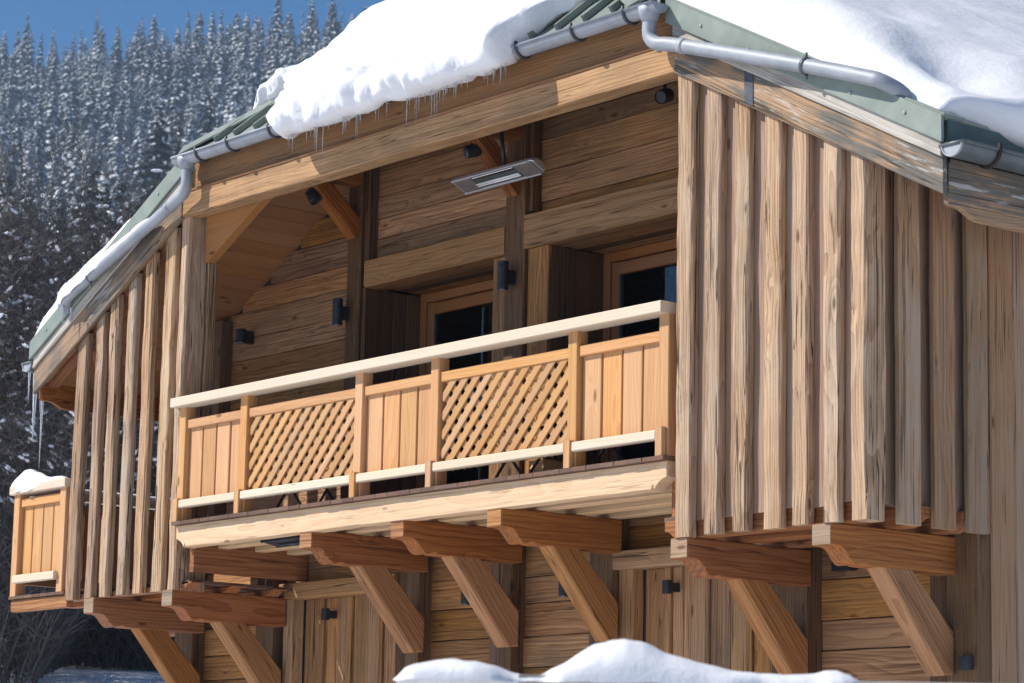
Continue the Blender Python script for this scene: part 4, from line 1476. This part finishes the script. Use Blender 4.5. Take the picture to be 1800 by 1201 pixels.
# ------------------------------------------------------------------ trees
def conifer_mesh(name, H, R, whorls, per, snow, seed, droop=0.35, needle='needle', gap=0.0, sub=2, expo=0.66):
    rg = random.Random(seed)
    vs, fs, mi = [], [], []

    def quad(a, b, c, d, m):
        i = len(vs)
        vs.extend((a, b, c, d))
        fs.append((i, i + 1, i + 2, i + 3))
        mi.append(m)
    # trunk
    n = 5
    for i, (z, r) in enumerate(((-1.5, R * 0.075), (H * 0.5, R * 0.045), (H, 0.02))):
        for k in range(n):
            t = 2 * math.pi * k / n
            vs.append(V((r * math.cos(t), r * math.sin(t), z)))
    for i in range(2):
        for k in range(n):
            fs.append((i * n + k, i * n + (k + 1) % n, (i + 1) * n + (k + 1) % n, (i + 1) * n + k))
            mi.append(2)
    for w in range(whorls):
        t = (w + 0.5) / whorls
        z = H * (0.06 + 0.93 * t)
        rad = R * (1 - t) ** expo * (0.85 + 0.3 * rg.random()) + 0.12
        nb = max(4, int(per * (0.55 + 0.45 * (1 - t))))
        a0 = rg.random() * 6.28
        for k in range(nb):
            if rg.random() < gap:
                continue
            a = a0 + 2 * math.pi * (k + rg.uniform(-0.3, 0.3)) / nb
            L = rad * rg.uniform(0.7, 1.12)
            d = V((math.cos(a), math.sin(a), 0))
            s = V((-math.sin(a), math.cos(a), 0))
            bw = L * rg.uniform(0.20, 0.32) + 0.10
            zz = z + rg.uniform(-0.4, 0.4) * H / whorls
            p = [V((0, 0, zz)), V((0, 0, zz)) + d * (L * 0.5) + V((0, 0, -droop * L * 0.28)), V((0, 0, zz)) + d * L + V((0, 0, -droop * L * 0.75))]
            ws = [bw * 0.4, bw, bw * 0.18]
            hang = bw * 0.55
            for j in range(2):
                # two drooping sides make a tent-shaped bough
                for sg in (-1, 1):
                    quad(p[j], p[j + 1], p[j + 1] + s * (sg * ws[j + 1]) + V((0, 0, -hang * (1 if j == 0 else 0.4))), p[j] + s * (sg * ws[j]) + V((0, 0, -hang * 0.5)), 0)
                    if rg.random() < snow:
                        o = V((0, 0, 0.05 + 0.02 * L))
                        f = rg.uniform(0.6, 1.02)
                        quad(p[j] + o, p[j + 1] + o, p[j + 1] + o + s * (sg * ws[j + 1] * f) + V((0, 0, -hang * (1 if j == 0 else 0.4) * f)), p[j] + o + s * (sg * ws[j] * f) + V((0, 0, -hang * 0.5 * f)), 1)
            # twigs hanging at the tip
            for _ in range(sub):
                q = p[1].lerp(p[2], rg.random()) + s * rg.uniform(-bw, bw) * 0.7
                e = q + d * rg.uniform(0.0, 0.25) * L * 0.5 + V((0, 0, -rg.uniform(0.2, 0.55) * (0.4 + bw)))
                sv = s * 0.07 * (0.6 + L * 0.25)
                quad(q - sv, q + sv, e + sv * 0.4, e - sv * 0.4, 1 if rg.random() < snow * 0.45 else 0)
    me = bpy.data.meshes.new(name)
    me.from_pydata([tuple(v) for v in vs], [], fs)
    for x in (needle, 'treesnow', 'bark'):
        me.materials.append(M[x])
    me.polygons.foreach_set("material_index", mi)
    me.update()
    return me


far_me = [conifer_mesh('snowy_spruce', 14 + 1.4 * (k % 3), 1.95 + 0.3 * (k % 2), 22, 10, 0.70 - 0.10 * (k % 3), 40 + k, droop=1.0, sub=2, expo=(0.55, 0.7, 0.9)[k % 3]) for k in range(6)]
mass_me = [conifer_mesh('snowy_spruce', 14 + 1.4 * (k % 3), 1.95 + 0.3 * (k % 2), 14, 7, 0.72 - 0.10 * (k % 3), 140 + k, droop=1.0, sub=1, expo=(0.55, 0.75, 0.9)[k % 3]) for k in range(4)]
rng = random.Random(11)
cand = []
for _ in range(8000):
    s = math.sqrt(rng.uniform(400 ** 2, 735 ** 2))
    xp = rng.uniform(-90, 760) if rng.random() < 0.9 else rng.uniform(760, 1900)
    l = (xp - 900) / 4841.8 * s
    if xp > 760 and s < 640:
        continue
    if noise.noise(V((s * 0.035, l * 0.05, 5.0))) < -0.33:
        continue
    if all((s - a) ** 2 + (l - b) ** 2 > 3.9 ** 2 for a, b, _ in cand):
        cand.append((s, l, xp))


def proj_y(p):
    d = p - CAMP
    z = d.dot(fw)
    return 600.5 - 4841.8 * d.dot(u2) / z, 900 + 4841.8 * d.dot(r2) / z


# which show: not behind nearer crowns (coarse column test), not behind the chalet
vis = []
top_seen = {}
for s, l, xp in sorted(cand):
    p = pt(s, l)
    hh = rng.choice((0.5, 0.7, 0.85, 1.0, 1.2)) * rng.uniform(0.9, 1.12)
    H = 14.5 * hh
    ty, tx = proj_y(p + V((0, 0, H)))
    by = proj_y(p)[0]
    c = int(tx // 14)
    seen = min(top_seen.get(c + j, 9999) for j in (-1, 0, 1))
    show = max(0, min(by, seen) - ty)
    roofy = interp(tx, [(0, 700), (340, 245), (470, 180), (710, 0), (720, -400)])
    if ty > roofy + 10 or xp > 1000:
        show = min(show, 2)
    for j in (0,):
        top_seen[c] = min(top_seen.get(c, 9999), ty + 40)
    vis.append((show, s, l, hh))
vis = [v for v in vis if v[0] > 6 or v[1] > 600]
vis.sort(key=lambda v: -v[0])
ind, rest = vis[:300], vis[300:]
for k, (show, s, l, hh) in enumerate(ind):
    me = far_me[k % 6]
    o = bpy.data.objects.new('snowy_spruce', me)
    p = pt(s, l)
    wv = rng.uniform(0.85, 1.5)
    finish(o, None, None, Matrix.Translation(p) @ Matrix.Rotation(rng.uniform(0, 6.28), 4, 'Z') @ Matrix.Diagonal((hh * wv, hh * wv, hh, 1)))
    tag(o, 'slender spruce dusted with snow in the forest on the mountainside', 'tree', 'snowy spruces on the mountainside')
# the rest as one mass
bv, bf, bm_ = [], [], []
for k, (show, s, l, hh) in enumerate(rest[:900]):
    me = mass_me[k % 4]
    p = pt(s, l)
    mt = Matrix.Translation(p) @ Matrix.Rotation(rng.uniform(0, 6.28), 4, 'Z') @ Matrix.Diagonal((hh, hh, hh, 1))
    o0_ = len(bv)
    bv.extend([(mt @ v.co)[:] for v in me.vertices])
    for f in me.polygons:
        bf.append(tuple(o0_ + i for i in f.vertices))
        bm_.append(f.material_index)
fo = meshobj('forest', bv, bf, ['needle', 'treesnow', 'bark'], None, None, False, bm_)
tag(fo, 'far snowy spruce forest filling the mountainside', 'forest', kind='stuff')

# darker, nearer spruces below the forest
def zpx(x, y, s):
    d = fw + r2 * ((x - 900) / 4841.8) - u2 * ((y - 600.5) / 4841.8)
    return CAMP.z + d.z / math.hypot(d.x, d.y) * s


dk_me = [conifer_mesh('dark_spruce', 18, 3.4, 26, 12, 0.13, 90 + k, droop=0.42, needle='needle_dark', gap=0.08, sub=5) for k in range(3)]
DS = [(254, 330, 168, 2.0, 'broad dark spruce with snow-lined boughs beside the roof corner'),
      (287, 345, 178, 1.4, 'narrow dark spruce standing behind the broad one by the roof corner'),
      (345, 370, 150, 1.6, 'dark spruce rising behind the hip of the roof')]
for x, s, ytop, wv, lab in DS:
    l = (x - 900) / 4841.8 * s
    p = pt(s, l)
    H = zpx(x, ytop, s) - p.z
    o = bpy.data.objects.new('dark_spruce', dk_me[len(lab) % 3])
    finish(o, None, None, Matrix.Translation(p) @ Matrix.Rotation(x, 4, 'Z') @ Matrix.Diagonal((wv, wv, H / 18, 1)))
    tag(o, lab, 'tree')
rng = random.Random(23)
for k in range(44):
    s = rng.uniform(150, 320)
    x = rng.uniform(-60, 420)
    l = (x - 900) / 4841.8 * s
    p = pt(s, l)
    ytop = rng.uniform(270, 430) + max(0, 0)
    H = max(6, zpx(x, ytop, s) - p.z)
    H = min(H, 26)
    o = bpy.data.objects.new('dark_spruce', dk_me[k % 3])
    finish(o, None, None, Matrix.Translation(p) @ Matrix.Rotation(x * 3, 4, 'Z') @ Matrix.Diagonal((H / 20, H / 20, H / 18, 1)))
    tag(o, 'dark spruce in the shaded belt behind the bare thicket', 'tree', 'dark spruces behind the thicket')


# bare trees of the thicket
def bare_mesh(name, H, seed, levels=5):
    rg = random.Random(seed)
    vs, fs, sv, sf = [], [], [], []

    def seg(a, b, r0, r1, n, V_, F_):
        d = (b - a)
        if d.length < 1e-5:
            return
        d.normalize()
        o = d.orthogonal().normalized()
        q = d.cross(o)
        i = len(V_)
        for p, r in ((a, r0), (b, r1)):
            for k in range(n):
                t = 2 * math.pi * k / n
                V_.append(p + (o * math.cos(t) + q * math.sin(t)) * r)
        for k in range(n):
            F_.append((i + k, i + (k + 1) % n, i + n + (k + 1) % n, i + n + k))

    def grow(p, d, L, r, lev):
        ns = 4 if lev < 2 else 3
        for j in range(ns):
            d = (d + V((rg.uniform(-1, 1), rg.uniform(-1, 1), rg.uniform(-0.6, 0.9))) * (0.22 + 0.04 * lev)).normalized()
            q = p + d * (L / ns)
            ra, rb = r * (1 - 0.5 * j / ns), r * (1 - 0.5 * (j + 1) / ns)
            seg(p, q, ra, rb, 5 if lev < 2 else 3, vs, fs)
            if lev > 0 and abs(d.z) < 0.6 and rg.random() < (0.14 if lev < 3 else 0.04):
                sr = 0.020 + r * 0.3
                up_ = V((0, 0, r + 0.02))
                for _c in range(2):
                    m0 = p.lerp(q, rg.random())
                    ln = rg.uniform(0.03, 0.07)
                    ms = [m0 + up_ + d * (ln * (j_ - 1.5)) for j_ in range(4)]
                    rs_ = (0.3 * sr, sr * 1.5, sr * 1.35, 0.25 * sr)
                    for j_ in range(3):
                        seg(ms[j_], ms[j_ + 1], rs_[j_], rs_[j_ + 1], 6, sv, sf)
            if lev < levels - 1:
                nbk = (2 if lev == 0 else 2 + (rg.random() < 0.6))
                for _ in range(nbk):
                    if j == 0 and lev == 0:
                        continue
                    a = V((rg.uniform(-1, 1), rg.uniform(-1, 1), rg.uniform(-0.25, 0.8)))
                    grow(q, (d * 0.55 + a).normalized(), L * rg.uniform(0.45, 0.68), max(rb * 0.6, 0.007), lev + 1)
            p = q
    for _ in range(3):
        grow(V((rg.uniform(-.5, .5), rg.uniform(-.5, .5), -0.3)), V((rg.uniform(-.35, .35), rg.uniform(-.35, .35), 1)).normalized(), H * rg.uniform(0.6, 0.8), H * 0.007, 0)
    me = bpy.data.meshes.new(name)
    me.from_pydata([tuple(v) for v in vs], [], fs)
    me.materials.append(M['bark'])
    me2 = bpy.data.meshes.new(name + '_snow')
    me2.from_pydata([tuple(v) for v in sv], [], sf)
    me2.materials.append(M['treesnow'])
    return me, me2


bare = [bare_mesh('bare_tree', 7.0, 300 + k) for k in range(4)]
rng = random.Random(31)
nb = 0
for k in range(46):
    s = 46 + 80 * (k / 46) + rng.uniform(-3, 3)
    x = rng.uniform(-80, 330) if k % 4 else rng.uniform(-60, 120)
    l = (x - 900) / 4841.8 * s
    p = pt(s, l)
    me, me2 = bare[k % 4]
    sc = rng.uniform(0.7, 1.05)
    # keep the tops below the line where the forest begins
    ylim = 480 + max(0, (140 - x)) * 0.2
    Hmax = zpx(x, ylim, s) - p.z
    sc = min(sc, max(0.35, Hmax / 7.2))
    wm = Matrix.Translation(p) @ Matrix.Rotation(rng.uniform(0, 6.28), 4, 'Z') @ Matrix.Scale(sc, 4)
    t = finish(bpy.data.objects.new('bare_tree', me), None, None, wm)
    tag(t, 'leafless tangle of twigs with snow clots on the bank behind the chalet', 'tree', 'bare trees of the thicket')
    finish(bpy.data.objects.new('branch_snow', me2), t, None, wm)

# undergrowth on the bank: nobody could count these twigs
rg = random.Random(77)
uv, uf = [], []


def twig(a, b, r):
    d = (b - a).normalized()
    o = d.orthogonal().normalized()
    q = d.cross(o)
    i = len(uv)
    for p, rr in ((a, r), (b, r * 0.45)):
        for k in range(3):
            t = 2.094 * k
            uv.append(p + (o * math.cos(t) + q * math.sin(t)) * rr)
    for k in range(3):
        uf.append((i + k, i + (k + 1) % 3, i + 3 + (k + 1) % 3, i + 3 + k))


for _ in range(5200):
    x = rg.uniform(-120, 440)
    s = (41 + 5.5 * smoothstep(70, 140, x)) + 80 * rg.random() ** 1.8
    p = pt(s, (x - 900) / 4841.8 * s)
    hgt = rg.uniform(0.8, 2.6)
    d = V((rg.uniform(-.5, .5), rg.uniform(-.5, .5), 1)).normalized()
    base = p
    for j in range(3):
        d = (d + V((rg.uniform(-1, 1), rg.uniform(-1, 1), rg.uniform(-.4, .5))) * 0.3).normalized()
        q = base + d * hgt / 3
        twig(base, q, 0.016 - 0.003 * j)
        for _b in range(3):
            e = (d * 0.4 + V((rg.uniform(-1, 1), rg.uniform(-1, 1), rg.uniform(-.3, .8)))).normalized()
            m_ = q + e * hgt * rg.uniform(0.12, 0.35)
            twig(q, m_, 0.009)
            twig(m_, m_ + (e + V((rg.uniform(-1, 1), rg.uniform(-1, 1), rg.uniform(-.5, .7)))).normalized() * hgt * 0.2, 0.006)
        base = q
ug = meshobj('undergrowth', uv, uf, 'bark')
tag(ug, 'dense leafless undergrowth covering the bank behind the chalet', 'undergrowth', kind='stuff')

# the air between here and the mountain
hv = [(x, y, z) for x in (-4450, 4450) for y in (-4450, 4450) for z in (-24, 246)]
hf = [(0, 1, 3, 2), (4, 6, 7, 5), (0, 4, 5, 1), (2, 3, 7, 6), (0, 2, 6, 4), (1, 5, 7, 3)]
hm = bpy.data.materials.new('haze')
hm.use_nodes = True
hm.node_tree.nodes.remove(hm.node_tree.nodes["Principled BSDF"])
pv = hm.node_tree.nodes.new("ShaderNodeVolumePrincipled")
pv.inputs["Color"].default_value = (0.55, 0.74, 1.0, 1)
pv.inputs["Density"].default_value = HAZE
pv.inputs["Anisotropy"].default_value = 0.2
hm.node_tree.links.new(pv.outputs[0], hm.node_tree.nodes["Material Output"].inputs["Volume"])
hz = meshobj('haze', hv, hf, hm)
tag(hz, kind='stuff')
